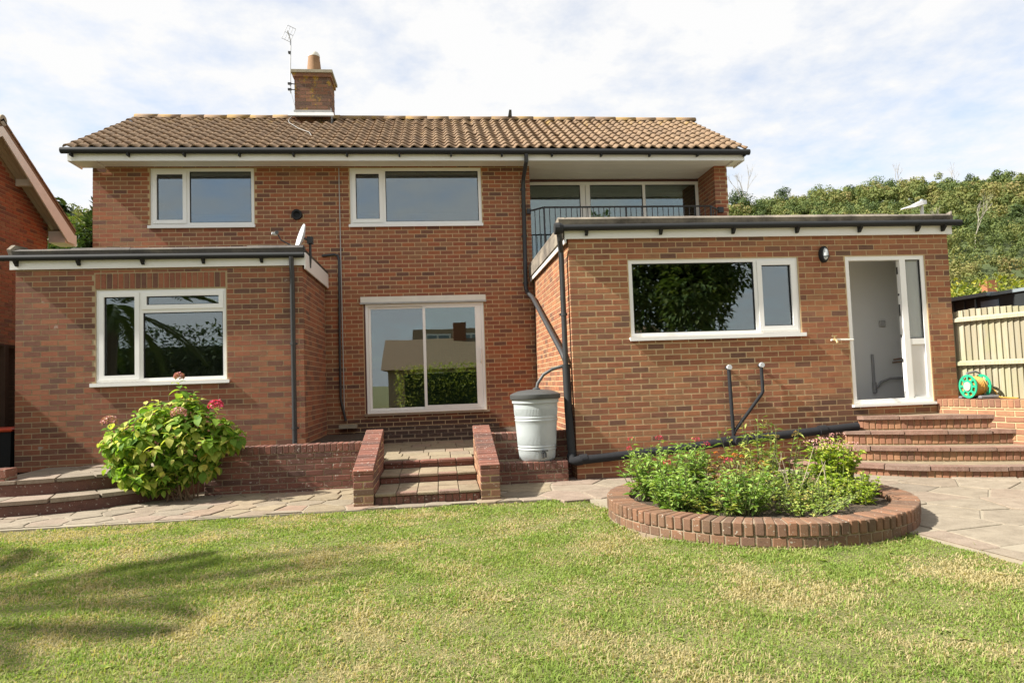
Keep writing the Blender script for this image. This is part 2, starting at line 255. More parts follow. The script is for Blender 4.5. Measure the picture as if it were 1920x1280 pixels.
# ------------------------------------------------------------------ mesh helpers
LOC = {}
def link(o, parent=None):
    C.objects.link(o)
    if parent is not None:
        o.parent = parent
        if parent.name in LOC: o.matrix_parent_inverse = Matrix.Translation(-LOC[parent.name])
    return o
def tag(o, label=None, cat=None, group=None, kind=None):
    if label: o['label'] = label
    if cat: o['category'] = cat
    if group: o['group'] = group
    if kind: o['kind'] = kind
    return o
def thing(name, loc, label, cat, group=None):
    o = bpy.data.objects.new(name, None); o.location = loc; o.empty_display_size = .2; C.objects.link(o); LOC[o.name] = Vector(loc); return tag(o, label, cat, group)
def part(name, parent):
    o = bpy.data.objects.new(name, None); o.empty_display_size = .1; return link(o, parent)
class MB:
    def __init__(s): s.v = []; s.f = []
    def add(s, vs, fs): n = len(s.v); s.v += [tuple(p) for p in vs]; s.f += [tuple(i+n for i in f) for f in fs]; return s
    def box(s, x0, x1, y0, y1, z0, z1):
        return s.add([(x0,y0,z0),(x1,y0,z0),(x1,y1,z0),(x0,y1,z0),(x0,y0,z1),(x1,y0,z1),(x1,y1,z1),(x0,y1,z1)], [(3,2,1,0),(4,5,6,7),(0,1,5,4),(1,2,6,5),(2,3,7,6),(3,0,4,7)])
    def cbox(s, x0, x1, y0, y1, z0, z1, c=.004):
        P = []; F = []
        for sx_, X, x in ((0, x0, x0+c), (1, x1, x1-c)):
            for sy, Y, y in ((0, y0, y0+c), (1, y1, y1-c)):
                for sz, Z, z in ((0, z0, z0+c), (1, z1, z1-c)):
                    P += [(X, y, z), (x, Y, z), (x, y, Z)]
        I = lambda a, b, d, k: (a*4+b*2+d)*3+k
        F += [(I(0,0,0,0),I(0,0,1,0),I(0,1,1,0),I(0,1,0,0)),(I(1,0,0,0),I(1,1,0,0),I(1,1,1,0),I(1,0,1,0)),
              (I(0,0,0,1),I(1,0,0,1),I(1,0,1,1),I(0,0,1,1)),(I(0,1,0,1),I(0,1,1,1),I(1,1,1,1),I(1,1,0,1)),
              (I(0,0,0,2),I(0,1,0,2),I(1,1,0,2),I(1,0,0,2)),(I(0,0,1,2),I(1,0,1,2),I(1,1,1,2),I(0,1,1,2))]
        for a in (0,1):
            for b in (0,1):
                F += [(I(a,b,0,0),I(a,b,0,1),I(a,b,1,1),I(a,b,1,0)),(I(a,0,b,0),I(a,0,b,2),I(a,1,b,2),I(a,1,b,0)),(I(0,a,b,1),I(0,a,b,2),I(1,a,b,2),I(1,a,b,1))]
                for d in (0,1): F.append((I(a,b,d,0),I(a,b,d,1),I(a,b,d,2)))
        return s.add(P, F)
    def quad(s, a, b, c, d): return s.add([a,b,c,d], [(0,1,2,3)])
    def prism(s, pts, z0, z1):
        n = len(pts); return s.add([(x,y,z0) for x,y in pts]+[(x,y,z1) for x,y in pts], [tuple(range(n-1,-1,-1)), tuple(range(n,2*n))]+[(i,(i+1)%n,n+(i+1)%n,n+i) for i in range(n)])
    def extr(s, pts, d):   # 3-D polygon pushed along d
        n = len(pts); d = Vector(d); return s.add([tuple(p) for p in pts]+[tuple(Vector(p)+d) for p in pts], [tuple(range(n-1,-1,-1)), tuple(range(n,2*n))]+[(i,(i+1)%n,n+(i+1)%n,n+i) for i in range(n)])
    def tube(s, path, r, n=10, cap=True):
        path = [Vector(p) for p in path]; rs = r if isinstance(r, (list, tuple)) else [r]*len(path); vs = []; fs = []; u = None
        for i, p in enumerate(path):
            t = (path[min(i+1, len(path)-1)]-path[max(i-1, 0)]).normalized()
            if u is None: u = t.orthogonal().normalized()
            else: u = (u-t*u.dot(t)).normalized()
            v = t.cross(u)
            vs += [p+(u*math.cos(a)+v*math.sin(a))*rs[i] for a in (2*math.pi*k/n for k in range(n))]
        for i in range(len(path)-1):
            for k in range(n): fs.append((i*n+k, i*n+(k+1)%n, (i+1)*n+(k+1)%n, (i+1)*n+k))
        if cap: fs += [tuple(range(n-1,-1,-1)), tuple(range((len(path)-1)*n, len(path)*n))]
        return s.add(vs, fs)
    def lathe(s, prof, c, n=32, axis='z'):
        vs = []; fs = []
        for r, z in prof:
            for k in range(n):
                a = 2*math.pi*k/n; p = (r*math.cos(a), r*math.sin(a), z)
                if axis == 'x': p = (p[2], p[0], p[1])
                if axis == 'y': p = (p[0], p[2], p[1])
                vs.append((p[0]+c[0], p[1]+c[1], p[2]+c[2]))
        for i in range(len(prof)-1):
            for k in range(n): fs.append((i*n+k, i*n+(k+1)%n, (i+1)*n+(k+1)%n, (i+1)*n+k))
        fs += [tuple(range(n-1,-1,-1)), tuple(range((len(prof)-1)*n, len(prof)*n))]
        return s.add(vs, fs)
    def mesh(s, name, m, smooth=False):
        me = bpy.data.meshes.new(name); me.from_pydata(s.v, [], s.f)
        me.materials.append(m)
        if smooth: me.polygons.foreach_set('use_smooth', [True]*len(me.polygons))
        me.update(); return me
    def obj(s, name, m, parent=None, smooth=False, kind=None):
        o = bpy.data.objects.new(name, s.mesh(name, m, smooth)); link(o, parent)
        if smooth: smooth_angle(o)
        if kind: o['kind'] = kind
        return o
def smooth_angle(o):
    me = o.data
    import bmesh
    b = bmesh.new(); b.from_mesh(me)
    for e in b.edges: e.smooth = not (len(e.link_faces) == 2 and e.calc_face_angle(0) > R(38))
    bmesh.ops.recalc_face_normals(b, faces=b.faces[:]); b.to_mesh(me); b.free()
def np_mesh(name, V, F, m, attrs=None):
    me = bpy.data.meshes.new(name); k = F.shape[1]
    me.vertices.add(len(V)); me.vertices.foreach_set('co', np.ascontiguousarray(V, dtype=np.float32).ravel())
    me.loops.add(F.size); me.loops.foreach_set('vertex_index', np.ascontiguousarray(F, dtype=np.int32).ravel())
    me.polygons.add(len(F)); me.polygons.foreach_set('loop_start', np.arange(0, F.size, k, dtype=np.int32))
    me.materials.append(m); me.update(calc_edges=True)
    for n, a in (attrs or {}).items(): me.attributes.new(n, 'FLOAT', 'POINT').data.foreach_set('value', np.ascontiguousarray(a, dtype=np.float32))
    return me
def np_obj(name, V, F, m, parent=None, kind=None, attrs=None):
    o = bpy.data.objects.new(name, np_mesh(name, V, F, m, attrs)); link(o, parent)
    if kind: o['kind'] = kind
    return o
CACHE = {}
def piece(name, x0, x1, y0, y1, z0, z1, m, parent, c=.004, rot=None):
    """one brick or slab: a chamfered box whose mesh is shared between pieces of one size"""
    key = (round(x1-x0, 3), round(y1-y0, 3), round(z1-z0, 3), m.name, c)
    if key not in CACHE:
        a, b, d = key[0]/2, key[1]/2, key[2]/2; CACHE[key] = MB().cbox(-a, a, -b, b, -d, d, c).mesh(name, m)
    o = bpy.data.objects.new(name, CACHE[key]); o.location = ((x0+x1)/2, (y0+y1)/2, (z0+z1)/2)
    if rot: o.rotation_euler = (0, 0, rot)
    return link(o, parent)
def layout(u0, u1, z0, z1, openings=(), Lb=.2125, H=.0625, J=.0125, shift=0, half=.1125):
    out_ = []; k = 0; z = z0
    while z < z1-.015:
        zb = min(z+H, z1); u = u0-(half if (k+shift) % 2 else 0)
        while u < u1-.01:
            r = [(max(u, u0), min(u+Lb, u1), z, zb)]
            for (a, b, c, d) in openings:
                nr = []
                for q in r:
                    if q[0] >= b+J or q[1] <= a-J or q[2] >= d+J*.6 or q[3] <= c-J*.6: nr.append(q); continue
                    if q[0] < a-J: nr.append((q[0], a-J, q[2], q[3]))
                    if q[1] > b+J: nr.append((b+J, q[1], q[2], q[3]))
                    m0, m1 = max(q[0], a-J), min(q[1], b+J)
                    if q[2] < c-J: nr.append((m0, m1, q[2], c-J*.6))
                    if q[3] > d+J: nr.append((m0, m1, d+J*.6, q[3]))
                r = nr
            out_ += [q for q in r if q[1]-q[0] > .028 and q[3]-q[2] > .014]
            u += Lb+J
        z += H+J; k += 1
    return out_
def proj(p):
    v = Vector(p)-CAM; d = v.dot(fw); return (960+1285*v.dot(ri2)/d, 640-1285*v.dot(up2)/d, d)
def backing(u0, u1, z0, z1, openings, put):
    us = sorted({u0, u1, *[x for o in openings for x in o[:2] if u0 < x < u1]}); zs = sorted({z0, z1, *[x for o in openings for x in o[2:] if z0 < x < z1]})
    for a, b in zip(us, us[1:]):
        for c, d in zip(zs, zs[1:]):
            if not any(o[0] <= a+1e-6 and b <= o[1]+1e-6 and o[2] <= c+1e-6 and d <= o[3]+1e-6 for o in openings): put(a, b, c, d)
def brick_wall(parent, name, axis, pos, side, u0, u1, z0, z1, openings=(), m=None, mort=None, single=0, pick=None, shift=0, thick=.10, extra=(), bz=None):
    """axis 'x': runs along X at Y=pos facing side (-1 = towards -Y); axis 'y': runs along Y at X=pos facing side"""
    mb = MB()
    def put(a, b, c, d):
        p0, p1 = sorted((pos, pos-side*thick))
        mb.box(a, b, p0, p1, c, d) if axis == 'x' else mb.box(p0, p1, a, b, c, d)
    backing(u0+.003, u1-.003, z0, z1, openings, put); wall = mb.obj(name, mort or M_MORTAR, parent)
    rects = layout(u0, u1, z0 if bz is None else bz, z1, list(openings)+list(extra), shift=shift)
    single_set = set()
    if single:
        c = [(i, q) for i, q in enumerate(rects) if q[1]-q[0] > .1 and q[3]-q[2] > .05 and (pick is None or pick(q))]
        def area(q):
            f_ = lambda u, z: proj((u, pos, z) if axis == 'x' else (pos, u, z)); a = f_(q[0], q[2]); b = f_(q[1], q[3]); return -abs((b[0]-a[0])*(b[1]-a[1]))
        c.sort(key=lambda e: area(e[1])); single_set = {i for i, _ in c[:single]}
    st = MB()
    for i, q in enumerate(rects):
        j = .0022+random.uniform(-.001, .0015); p0, p1 = sorted((pos+side*j, pos-side*.095))
        dz = random.uniform(-.001, .001)
        bx = (q[0], q[1], p0, p1, q[2]+dz, q[3]+dz) if axis == 'x' else (p0, p1, q[0], q[1], q[2]+dz, q[3]+dz)
        if i in single_set: piece('brick', *bx, m, wall)
        else: st.box(*bx)
    if st.v: st.obj('brickwork', m, wall, kind='stuff')
    return wall

# ------------------------------------------------------------------ ground
g = MB(); g.add([(-900,-900,-.06),(900,-900,-.06),(900,900,-.06),(-900,900,-.06)], [(0,1,2,3)]); tag(g.obj('ground', M_TURF), kind='structure')
def poly_in(pt, poly):
    x, y = pt; c = False; n = len(poly)
    for i in range(n):
        x1, y1 = poly[i]; x2, y2 = poly[(i+1) % n]
        if (y1 > y) != (y2 > y) and x < (x2-x1)*(y-y1)/(y2-y1)+x1: c = not c
    return c
PLC, PLR = (2.9, -5.9), 1.36
PATIO = [(-7.2, -4.74), (-4.3, -4.76), (-2.2, -4.72), (.6, -4.66), (1.1, -4.6), (1.55, -4.75), (2.0, -5.6), (2.9, -5.9), (3.66, -7.05), (3.72, -7.6), (3.86, -8.6), (3.9, -9.8), (7.6, -9.8), (7.6, -3.2), (1.7, -3.2), (.7, -3.0), (-2.6, -3.0), (-3.4, -2.2), (-7.2, -2.2)]
MB().prism(PATIO, -.05, .009).obj('patio', M_BED)
patio = bpy.data.objects['patio']; tag(patio, kind='structure')
# crazy paving: Voronoi stones, each its own piece
def clip(poly, a, b, c):
    o = []
    for i in range(len(poly)):
        p, q = poly[i], poly[(i+1) % len(poly)]; dp, dq = a*p[0]+b*p[1]-c, a*q[0]+b*q[1]-c
        if dp <= 0: o.append(p)
        if dp*dq < 0: t = dp/(dp-dq); o.append((p[0]+t*(q[0]-p[0]), p[1]+t*(q[1]-p[1])))
    return o
seeds = []
for _ in range(60000):
    p = (random.uniform(-7.2, 7.6), random.uniform(-9.8, -2.2))
    d_min = .25 if p[0] < 1 else .43
    if all((p[0]-q[0])**2+(p[1]-q[1])**2 > d_min**2 for q in seeds): seeds.append(p)
    if len(seeds) > 1100: break
def stone_ok(p):
    near = (p[0] < 1.3 and -5.0 < p[1] < -4.6) or (3.35 < p[0] < 4.2 and p[1] < -6.9)
    if not (near or poly_in(p, PATIO)) or p[0] > 7.6 or p[0] < -6.4: return False
    if math.hypot(p[0]-PLC[0], p[1]-PLC[1]) < PLR-.05: return False
    if p[1] > -3.05 or (-1.0 < p[0] < .7 and p[1] > -4.5): return False
    pp = proj((p[0], p[1], 0)); return -60 < pp[0] < 1990
ns = 0
for p in seeds:
    if not stone_ok(p): continue
    poly = [(p[0]-1, p[1]-1), (p[0]+1, p[1]-1), (p[0]+1, p[1]+1), (p[0]-1, p[1]+1)]
    for q in sorted(seeds, key=lambda s: (s[0]-p[0])**2+(s[1]-p[1])**2)[1:18]:
        a, b = q[0]-p[0], q[1]-p[1]; l = math.hypot(a, b); poly = clip(poly, a/l, b/l, (a*(p[0]+q[0])/2+b*(p[1]+q[1])/2)/l-.009)
    front = [(-7.2, -4.73), (-2.2, -4.70), (1.3, -4.62)]
    if p[0] < 1.3: poly = clip(poly, 0, -1, 4.69)
    elif p[1] < -6.6 and p[0] > 3.2: poly = clip(poly, -1, -.13, -3.66+.13*7.05)
    if len(poly) < 3 or max(q[0] for q in poly)-min(q[0] for q in poly) < .06 or max(q[1] for q in poly)-min(q[1] for q in poly) < .05: continue
    zt = .017+random.uniform(-.004, .007); cx, cy = p
    mb = MB(); n = len(poly); ins = [(x+(cx-x)*.03, y+(cy-y)*.03) for x, y in poly]
    mb.add([(x, y, -.02) for x, y in poly]+[(x, y, zt-.005) for x, y in poly]+[(x, y, zt) for x, y in ins], [(i, (i+1) % n, n+(i+1) % n, n+i) for i in range(n)]+[(n+i, n+(i+1) % n, 2*n+(i+1) % n, 2*n+i) for i in range(n)]+[tuple(range(2*n, 3*n))])
    mb.obj('paving_stone', M_PAVE_Y if (-2.6 < cx < 1.2 and cy > -4.6) else M_PAVE, patio); ns += 1

# ------------------------------------------------------------------ the house
house = thing('house', (0, 0, 0), 'two storey red brick house with tiled roof, balcony and two flat roofed extensions', 'house')
YR, YL = -3.375, -2.025
W1 = (-4.83, -3.11, 4.165, 5.165); W2 = (-1.475, .847, 4.15, 5.165); SD = (-1.285, .818, .825, 2.735)
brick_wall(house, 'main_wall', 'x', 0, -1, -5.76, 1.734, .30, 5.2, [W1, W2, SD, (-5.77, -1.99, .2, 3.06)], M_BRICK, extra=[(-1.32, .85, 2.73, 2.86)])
brick_wall(house, 'balcony_pier', 'x', 0, -1, 5.224, 5.474, 3.2, 5.2, [], M_BRICK)
brick_wall(house, 'balcony_side_wall', 'y', 5.224, -1, .1, .80, 3.2, 5.2, [], M_BRICK, shift=1)
RW = (2.525, 4.885, 1.825, 2.854); RD = (5.57, 6.737, .83, 2.852)
brick_wall(house, 'utility_wall', 'x', YR, -1, 1.732, 7.10, -.06, 3.15, [RW, RD], M_BRICK_R, single=300, pick=lambda q: q[2] > .45 and not (q[0] > 5.3 and q[2] < .8))
brick_wall(house, 'utility_side_wall', 'y', 1.732, -1, YR+.1, -.11, -.06, 3.15, [], M_BRICK_R, shift=1)
LW = (-4.758, -3.0, 1.477, 2.785)
lwall = brick_wall(house, 'bedroom_wall', 'x', YL, -1, -5.81, -1.927, .30, 3.10, [LW], M_BRICK_L, M_MORTAR_L, extra=[(-4.77, -2.99, 2.79, 3.02)])
for k in range(23):
    x = -4.762+k*.0768; piece('soldier_brick', x, x+.065, YL-.008, YL+.05, 2.80, 3.012, M_BRICK_L, lwall)
brick_wall(house, 'bedroom_side_wall', 'y', -1.927, 1, YL+.1, -.11, .30, 3.10, [], M_BRICK_L, M_MORTAR_L, shift=1)
# hidden faces that close the volume
sh = MB(); sh.box(-5.76, -5.66, .11, 4.4, 2.9, 5.2); sh.box(5.37, 5.474, .81, 4.4, 2.9, 5.2); sh.box(-5.76, 5.474, 4.4, 4.5, 0, 5.2)
sh.box(7.0, 7.10, YR+.11, .1, 0, 3.15); sh.box(-5.81, -5.71, YL+.11, .1, .2, 3.1); sh.box(1.50, 1.72, .11, .79, 3.2, 5.2)
sh.extr([(-5.76, .11, 5.2), (-5.76, 4.4, 5.2), (-5.76, 2.2, 6.75)], (.1, 0, 0)); sh.extr([(5.37, .11, 5.2), (5.37, 4.4, 5.2), (5.37, 2.2, 6.75)], (.1, 0, 0)); sh.obj('rear_wall', M_BRICK, house)
# rooms behind the windows
def room(x0, x1, y0, y1, z0, z1, m=M_ROOM, fl=M_ROOM_F):
    MB().box(x0, x1, y1, y1+.04, z0, z1).box(x0-.04, x0, y0, y1, z0, z1).box(x1, x1+.04, y0, y1, z0, z1).box(x0-.04, x1+.04, y0, y1+.04, z1, z1+.04).obj('room', m, house)
    MB().box(x0-.04, x1+.04, y0, y1+.04, z0-.04, z0).obj('room_floor', fl, house)
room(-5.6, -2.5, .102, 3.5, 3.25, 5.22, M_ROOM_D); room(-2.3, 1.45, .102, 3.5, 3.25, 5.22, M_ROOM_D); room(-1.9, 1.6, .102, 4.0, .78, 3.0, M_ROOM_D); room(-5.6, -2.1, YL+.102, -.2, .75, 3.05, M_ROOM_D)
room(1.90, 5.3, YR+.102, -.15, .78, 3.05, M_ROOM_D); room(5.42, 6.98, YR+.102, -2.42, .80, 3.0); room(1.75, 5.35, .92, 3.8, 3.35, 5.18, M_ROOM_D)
# windows ------------------------------------------------------------------
def frame_box(mb, x0, x1, z0, z1, t, y0, y1):
    mb.box(x0, x1, y0, y1, z0, z0+t); mb.box(x0, x1, y0, y1, z1-t, z1); mb.box(x0, x0+t, y0, y1, z0+t, z1-t); mb.box(x1-t, x1, y0, y1, z0+t, z1-t)
def window(rect, Yw, mull, casements, trans=(), sill=None, glass=M_GLASS):
    """mull: x of mullions; casements: bays that open; trans: {bay: z} of transoms"""
    x0, x1, z0, z1 = rect; p = part('window', house); y0, y1 = Yw+.018, Yw+.088; t = .052
    fr = MB(); frame_box(fr, x0, x1, z0, z1, t, y0, y1); xs = [x0+t, *mull, x1-t]
    for m_ in mull: fr.box(m_-.03, m_+.03, y0, y1, z0+t, z1-t)
    fr.obj('frame', M_WHITE, p)
    for i in range(len(xs)-1):
        a = x0+t if i == 0 else mull[i-1]+.03; b = x1-t if i == len(xs)-2 else mull[i]-.03
        cells = [(z0+t, z1-t, i in casements)]
        if i in dict(trans):
            zt = dict(trans)[i]; MB().box(a, b, y0, y1, zt-.03, zt+.03).obj('transom', M_WHITE, p); cells = [(z0+t, zt-.03, False), (zt+.03, z1-t, True)]
        for c, d, op in cells:
            e = 0
            if op:
                sa = MB(); frame_box(sa, a-.012, b+.012, c-.012, d+.012, .062, y0-.016, y0-.002); frame_box(sa, a+.002, b-.002, c+.002, d-.002, .048, y0-.002, y0+.05); sa.obj('sash', M_WHITE, p); e = .05
            bd = MB(); frame_box(bd, a+e, b-e, c+e, d-e, .010, y0+.012, y0+.05); bd.obj('glazing_bead', M_BLACK, p)
            MB().box(a+e+.001, b-e-.001, y0+.026, y0+.032, c+e+.001, d-e-.001).obj('pane', glass, p)
    if sill: MB().box(sill[0], sill[1], Yw-.05, Yw+.06, z0-.032, z0-.002).box(sill[0], sill[1], Yw-.05, Yw-.036, z0-.05, z0-.032).obj('sill', M_WHITE, p)
    return p
window(W1, 0, [-4.22], [0], sill=(-4.86, -3.09)); window(W2, 0, [-.885], [0], sill=(-1.50, .86))
window(RW, YR, [4.29], [1], sill=(2.50, 4.93)); window(LW, YL, [-4.165], [0], trans=[(1, 2.48)], sill=(-4.82, -2.955))
# sliding patio door
sd = part('patio_door', house); x0, x1, z0, z1 = SD
f_ = MB(); frame_box(f_, x0+.03, x1, z0, z1, .045, .01, .10); f_.obj('frame', M_WHITE, sd)
MB().box(x0-.002, x0+.028, .012, .06, z0, z1).obj('timber_jamb', M_BOARD, sd)
f_ = MB(); frame_box(f_, x0+.077, -.225, z0+.047, z1-.047, .040, .05, .09); f_.obj('sash', M_WHITE, sd)
f_ = MB(); f_.box(-.262, -.215, .016, .046, z0+.047, z1-.047); f_.box(x1-.155, x1-.047, .016, .046, z0+.047, z1-.047); f_.box(-.215, x1-.155, .016, .046, z0+.047, z0+.11); f_.box(-.215, x1-.155, .016, .046, z1-.085, z1-.047); f_.obj('sash', M_WHITE, sd)
MB().box(x0+.118, -.266, .066, .072, z0+.088, z1-.088).obj('pane', M_GLASS, sd); MB().box(-.214, x1-.156, .028, .034, z0+.111, z1-.086).obj('pane', M_GLASS_G, sd)
MB().tube([(.745, .014, 1.66), (.745, -.04, 1.67), (.745, -.045, 1.72), (.745, -.045, 1.85), (.745, -.04, 1.90), (.745, .014, 1.91)], .012, 8).obj('handle', M_WHITE, sd, True)
MB().box(-1.33, .86, -.035, .05, 2.765, 2.862).obj('lintel_board', M_WHITE_W, sd); MB().box(-1.34, .87, -.05, .05, 2.735, 2.763).obj('track_cover', M_STONE_L, sd)
MB().box(-1.30, .87, -.05, .1, .785, .823).obj('threshold', M_MORTAR_D, sd)
# back door: frame, sidelight, leaf standing open inside
bd = part('back_door', house); x0, x1, z0, z1 = RD; y0, y1 = YR+.012, YR+.085
f_ = MB(); frame_box(f_, x0, x1, z0, z1, .058, y0, y1); f_.box(6.375, 6.46, y0, y1, z0+.058, z1-.058); f_.obj('frame', M_WHITE, bd)
f_ = MB(); f_.box(6.46, x1-.058, y0+.004, y1-.004, 1.62, 1.70); f_.box(6.46, 6.475, y0+.004, y1-.004, z0+.058, 1.62); f_.box(6.46, x1-.058, y0+.004, y1-.004, z0+.058, z0+.075); f_.obj('sidelight_frame', M_WHITE, bd)
MB().box(6.476, x1-.059, y0+.025, y1-.02, z0+.076, 1.619).obj('sidelight_panel', plain('panel_white', (.68, .66, .64), .45, .03, 3), bd)
MB().box(6.461, x1-.059, y0+.03, y0+.036, 1.701, z1-.059).obj('pane', M_FROST, bd)
f_ = MB(); frame_box(f_, 6.461, x1-.059, 1.701, z1-.059, .009, y0+.01, y0+.05); f_.obj('glazing_bead', M_BLACK, bd)
MB().box(x0-.03, x1+.005, YR-.055, YR+.05, z0-.035, z0-.002).obj('sill', M_WHITE, bd)
for zz, h in ((2.60, .10), (2.30, .03), (2.02, .16), (1.72, .04), (1.38, .05)): MB().box(6.368, 6.374, y1-.03, y1-.008, zz, zz+h).obj('lock_keep', M_IRON, bd)
lf = MB().box(5.60, 5.64, YR+.12, YR+.86, z0+.03, z1-.07).obj('door_leaf', M_WHITE, bd)
MB().tube([(5.66, YR+.80, 1.82), (5.70, YR+.80, 1.82), (5.70, YR+.70, 1.82)], .01, 8).obj('handle', M_GALV, lf)
yb = -2.45
MB().tube([(6.50, yb, 1.52), (6.50, yb, 1.02)], .020).tube([(6.505, yb, 1.10), (6.505, yb, .94)], .03).tube([(6.53, yb-.02, 1.02), (6.60, yb-.02, 1.10), (6.75, yb-.02, 1.15), (6.95, yb-.02, 1.15)], .018).obj('waste_pipe', M_GREYPIPE, house, True)
MB().tube([(6.84, yb, 1.43), (6.97, yb, 1.445)], .011).obj('water_pipe', M_COPPER, house); MB().tube([(6.82, yb, 1.385), (6.97, yb, 1.395)], .011).obj('water_pipe', M_COPPER, house)
MB().cbox(6.65, 6.74, yb-.012, yb+.01, 1.935, 2.025, .004).obj('light_switch', plain('switch_plate', (.42, .42, .42), .4, .05, 5), house)
# balcony glazing
bg_ = part('balcony_doors', house); yb = .80
f_ = MB(); f_.box(1.74, 5.222, yb, yb+.07, 5.075, 5.135); f_.box(1.74, 5.222, yb, yb+.07, 3.34, 3.40)
for a, b in ((1.74, 1.80), (2.835, 2.935), (2.945, 3.03), (4.085, 4.14), (5.165, 5.222)): f_.box(a, b, yb+.002, yb+.068, 3.40, 5.075)
f_.obj('frame', M_WHITE, bg_)
for a, b in ((1.80, 2.835), (3.03, 4.085), (4.14, 5.165)):
    f_ = MB(); frame_box(f_, a, b, 3.40, 5.075, .008, yb+.02, yb+.05); f_.obj('glazing_bead', M_BLACK, bg_); MB().box(a, b, yb+.034, yb+.04, 3.40, 5.075).obj('pane', M_GLASS_G, bg_)
MB().box(1.74, 5.222, yb-.02, yb+.06, 5.137, 5.178).obj('head_board', M_BOARD, bg_)
# eaves ------------------------------------------------------------------
for k in range(9):
    y = -.445+k*.1405; y2 = y+.134
    MB().box(-5.92 if y < 0 and y2 < .01 else 1.735, 5.60 if y < 0 and y2 < .01 else 5.222, y, y2, 5.185+.0015*(k % 2), 5.20).obj('soffit_board', M_SOFFIT, house)
MB().box(-5.92, -5.55, -.445, -.02, 5.165, 5.1845).obj('box_end', M_SOFFIT, house); MB().box(5.45, 5.60, -.445, -.02, 5.165, 5.1845).obj('box_end', M_SOFFIT, house)
MB().box(-5.93, 5.61, -.465, -.447, 5.145, 5.31).box(-5.94, -5.922, -.446, 0, 5.145, 5.36).box(5.602, 5.62, -.446, 0, 5.145, 5.36).obj('fascia', M_WHITE, house)
gt = MB().tube([(-6.0, -.53, 5.295), (-1.0, -.53, 5.29), (5.68, -.53, 5.275)], .052, 12).obj('gutter', M_BLACK, house, True)
for k in range(14): x = -5.86+k*.88; MB().box(x, x+.025, -.56, -.466, 5.205, 5.27).obj('bracket', M_BLACK, gt)
# tiled roof ------------------------------------------------------------------
E0 = Vector((0, -.52, 5.345)); RG = Vector((0, 2.2, 6.90)); sl_ = RG-E0; SLEN = sl_.length; sd_ = sl_.normalized(); nn_ = Vector((0, -sd_.z, sd_.y))
roof = MB().extr([(-5.95, -.50, 5.30), (-5.95, 2.2, 6.86), (-5.95, 4.9, 5.30), (-5.95, 2.2, 6.80)], (11.57, 0, 0)).obj('roof', M_MORTAR_D, house)
COLW, NROW = .2, 12; GA = SLEN/NROW; ncol = 58; X0 = -5.96
def tile_mesh(L_):
    mb = MB(); nseg = 9; top = []; bot = []
    for v, h in ((-.01, .036), (L_, .010)):
        row = []
        for i in range(nseg):
            u = -.006+i/(nseg-1)*(COLW+.012); a = 2*math.pi*u/COLW; z = h+.026*math.sin(a)+.006*math.sin(2*a)
            row.append(Vector((u, 0, 0))+sd_*v+nn_*z)
        top.append(row)
    bot = [p-nn_*.022 for p in top[0]]
    vs = top[0]+top[1]+bot; n = nseg
    fs = [(i, i+1, n+i+1, n+i) for i in range(n-1)]+[(2*n+i, 2*n+i+1, i+1, i) for i in range(n-1)]+[(2*n, 0, n), (n-1, 3*n-1, 2*n-1)]
    return mb.add(vs, fs)
tm = tile_mesh(GA+.02); tmesh = tm.mesh('roof_tile', M_TILE)
for p_ in list(tmesh.polygons)[:8]: p_.use_smooth = True
st = MB(); cnt = 0
for r_ in range(NROW):
    for c in range(ncol):
        o_ = E0+sd_*(GA*r_)+Vector((X0+c*COLW+random.uniform(-.004, .004), 0, 0))+nn_*(random.uniform(-.005, .005)+(.012 if random.random() < .03 else 0))
        if r_ >= NROW-2 and -2.80 < o_.x+.1 < -2.02: continue
        if r_ < 6 and cnt < 300 and (c >= 9):
            o = bpy.data.objects.new('roof_tile', tmesh); o.location = o_; link(o, roof); cnt += 1
        else: st.add([Vector(v)+o_ for v in tm.v], tm.f)
so_ = st.obj('tiling', M_TILE, roof, kind='stuff'); so_.data.polygons.foreach_set('use_smooth', [i % 18 < 8 for i in range(len(so_.data.polygons))])
prof = [(math.cos(a)*.115, math.sin(a)*.09) for a in np.linspace(-.15, math.pi+.15, 9)]
rt = MB(); rt.add([(x, y, z) for x in (0, .45) for y, z in prof], [(i, i+1, 9+i+1, 9+i) for i in range(8)]+[tuple(range(8, -1, -1)), tuple(range(9, 18))]); rmesh = rt.mesh('ridge_tile', M_RIDGE, True)
for k in range(26):
    x = -5.97+k*.452
    o = bpy.data.objects.new('ridge_tile', rmesh); o.location = (x, 2.2, 6.885+random.uniform(-.004, .004)); o.scale = (1, 1, 1+random.uniform(-.05, .05)); link(o, roof)
MB().extr([(1.62, 2.07, 6.95), (1.70, 2.07, 6.95), (1.69, 2.02, 7.06), (1.64, 2.02, 7.06)], (0, .08, -.02)).obj('roof_vent', M_LID, roof)
MB().tube([(-2.72, 1.86, 6.86), (-2.83, 1.83, 7.35)], .004, 4).tube([(-2.80, 1.7, 6.75), (-2.78, 1.3, 6.53), (-2.70, 1.0, 6.36), (-2.45, .6, 6.10), (-2.2, .25, 5.9), (-2.12, .0, 5.75)], .0045, 5).obj('aerial_cable', M_STONE_L, roof)
